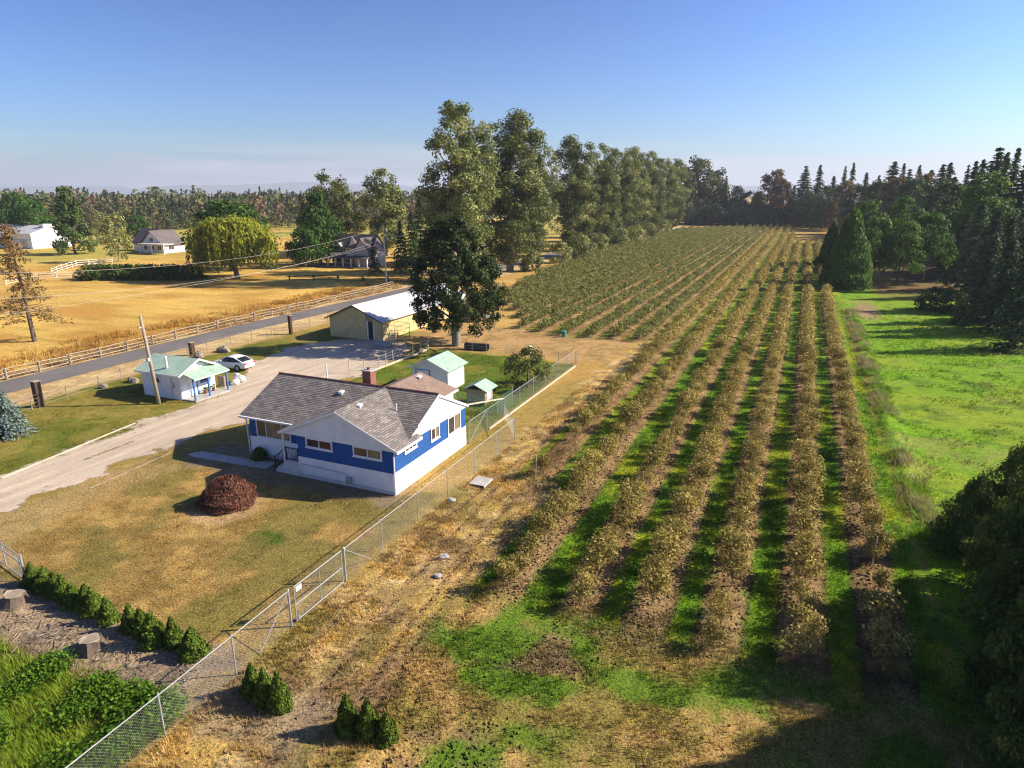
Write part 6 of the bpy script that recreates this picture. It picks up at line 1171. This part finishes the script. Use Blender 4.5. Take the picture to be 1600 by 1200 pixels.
farm_box(fh, fx - 9, fx + 6.5, fy + 1, fy + 9, 5.6, 9.6, 'x', 'cream', 'roof_far'); farm_box(fh, fx + 2.5, fx + 8, fy - 2.5, fy + 6, 5.6, 8.9, 'y', 'cream', 'roof_far')
f = MB(); f.extrude([(fy - 5.5, 2.9), (fy + 1.2, 4.3), (fy + 1.2, 4.5), (fy - 5.5, 3.1)], 'x', fx - 13, fx + 9.5); f.build('porch_roof', M['roof_far'], fh)
for k in range(8): f = MB(); x = fx - 12.6 + k * 3.1; f.box(x - .18, x + .18, fy - 5.3, fy - 4.94, 0, 2.95); f.build('porch_column', M['white'], fh)
f = MB(); f.box(fx - 13, fx + 9.5, fy - 5.6, fy + 1, -0.2, 0.35); f.build('porch_floor', M['wood'], fh); f = MB(); f.tube([(fx + 1.0, fy - 1.2, 2.5), (fx + 1.0, fy - 1.2, 6.2)], 2.3, 8); tw = f.build('turret', M['cream'], fh); f = MB(); f.tube([(fx + 1.0, fy - 1.2, 6.1), (fx + 1.0, fy - 1.2, 9.7)], [2.9, 0.05], 8); f.build('turret_roof', M['roof_far'], tw)
for k in range(3): a = -1.57 + (k - 1) * 0.8; window(fh, 'y', fy - 3.42, -1, fx + 0.2 + (k - 1) * 0.0 + 0.1, fx + 1.7, 4.4, 5.7, 2) if k == 1 else None
for x in (-7.0, -3.5): window(fh, 'y', fy + 1, -1, fx + x - .7, fx + x + .7, 4.7, 5.5, 2)
for x in (-10.5, -6.5, -2.5, 5): window(fh, 'y', fy + 1, -1, fx + max(x, -8.5) - .8, fx + max(x, -8.5) + .8, 0.9, 2.3, 2)
window(fh, 'x', fx + 8, 1, fy - 0.5, fy + 1.5, 4.2, 5.4, 2)
f = MB(); f.extrude([(fx - 7.2, 6.0), (fx - 4.8, 6.0), (fx - 6, 7.2)], 'y', fy + 0.6, fy + 3.5); f.build('dormer', M['cream'], fh)
fh.scale = (0.78, 0.78, 0.80)
wf = empty('white_farmhouse', (0, 0, 0), 'low white farmhouse with dark gabled roofs behind the brambles', 'house'); W1 = px_to(232, 240); W2 = px_to(212, 236); wx, wy = W1
farm_box(wf, wx - 6.5, wx + 3.0, wy, wy + 8, 2.8, 6.6, 'y', 'white', 'roof_far', 0.6); wx2, wy2 = W2; farm_box(wf, wx - 14, wx - 6.7, wy + 3, wy + 11, 2.8, 6.8, 'x', 'white', 'roof_far', 0.6)
f = MB(); f.box(wx - 3, wx + 8, wy - 4, wy - 0.05, 2.9, 3.15); f.build('porch_roof', M['cream'], wf)
for x in (-2.8, 2.4, 7.7): f = MB(); f.box(wx + x, wx + x + .25, wy - 3.9, wy - 3.65, -0.1, 2.9); f.build('porch_post', M['white'], wf)
for x in (-5.5, -2.5, 0.6): window(wf, 'y', wy, -1, wx + x, wx + x + 1.6, 0.9, 2.3, 2)
window(wf, 'y', wy, -1, wx - 2.6, wx - 0.9, 3.5, 4.7, 2); window(wf, 'x', wx + 3.0, 1, wy + 2, wy + 4, 0.9, 2.3, 2)
wb = empty('white_barn', (0, 0, 0), 'long white barn with grey roof at the far left of the fields', 'barn'); bx, by = px_to(28, 290); farm_box(wb, bx - 28, bx + 9, by - 4, by + 10, 5.0, 7.2, 'x', 'white', 'zinc_roof', 0.5)
f = MB(); f.box(bx - 28.1, bx + 9.1, by - 4.25, by - 4.02, 2.8, 3.0); f.build('wall_trim', M['grey_metal'], wb)
for x in (-20, -12, -4, 3): f = MB(); f.box(bx + x, bx + x + 3, by - 4.2, by - 4.03, 0.0, 2.6); f.build('stall_door', M['cream'], wb)
f = MB(); f.box(bx + 6.5, bx + 8.5, by + 1, by + 4, 6.6, 8.0); f.build('cupola', M['white'], wb)

# brushwood and chips on the mulch strip
f = MB(); r = np.random.default_rng(480)
for k in range(420):
    x = -33 + 14.5 * r.random(); y = 12.6 + 2.6 * r.random() ** 0.8; z = float(gz(x, y)) + 0.03 + 0.12 * r.random(); a = r.random() * 6.283; L = 0.15 + 0.5 * r.random() ** 2
    if x > -19.8: continue
    f.tube([(x, y, z), (x + math.cos(a) * L, y + math.sin(a) * L, z + 0.12 * r.normal() * L)], [0.018, 0.008], 4, cap=False)
tag(f.build('brushwood', M['wood'], fix=False), 'scattered twigs and wood chips below the thuja hedge', 'twigs', kind='stuff')
# ---------------------------------------------------------------- hazy air
hb = MB(); hb.box(-15500, 15500, -7000, 17500, -40, 330); hz = hb.build('haze', M['ground']); hz.data.materials.clear()
m = bpy.data.materials.new('haze_air'); m.use_nodes = True; nt = m.node_tree; nt.nodes.clear()
pv = nt.nodes.new('ShaderNodeVolumePrincipled'); pv.inputs['Color'].default_value = (0.80, 0.86, 1.0, 1); pv.inputs['Density'].default_value = 1.35e-4; pv.inputs['Anisotropy'].default_value = 0.15
ou = nt.nodes.new('ShaderNodeOutputMaterial'); nt.links.new(pv.outputs[0], ou.inputs['Volume']); hz.data.materials.append(m); tag(hz, kind='stuff')
hz.display_type = 'WIRE'
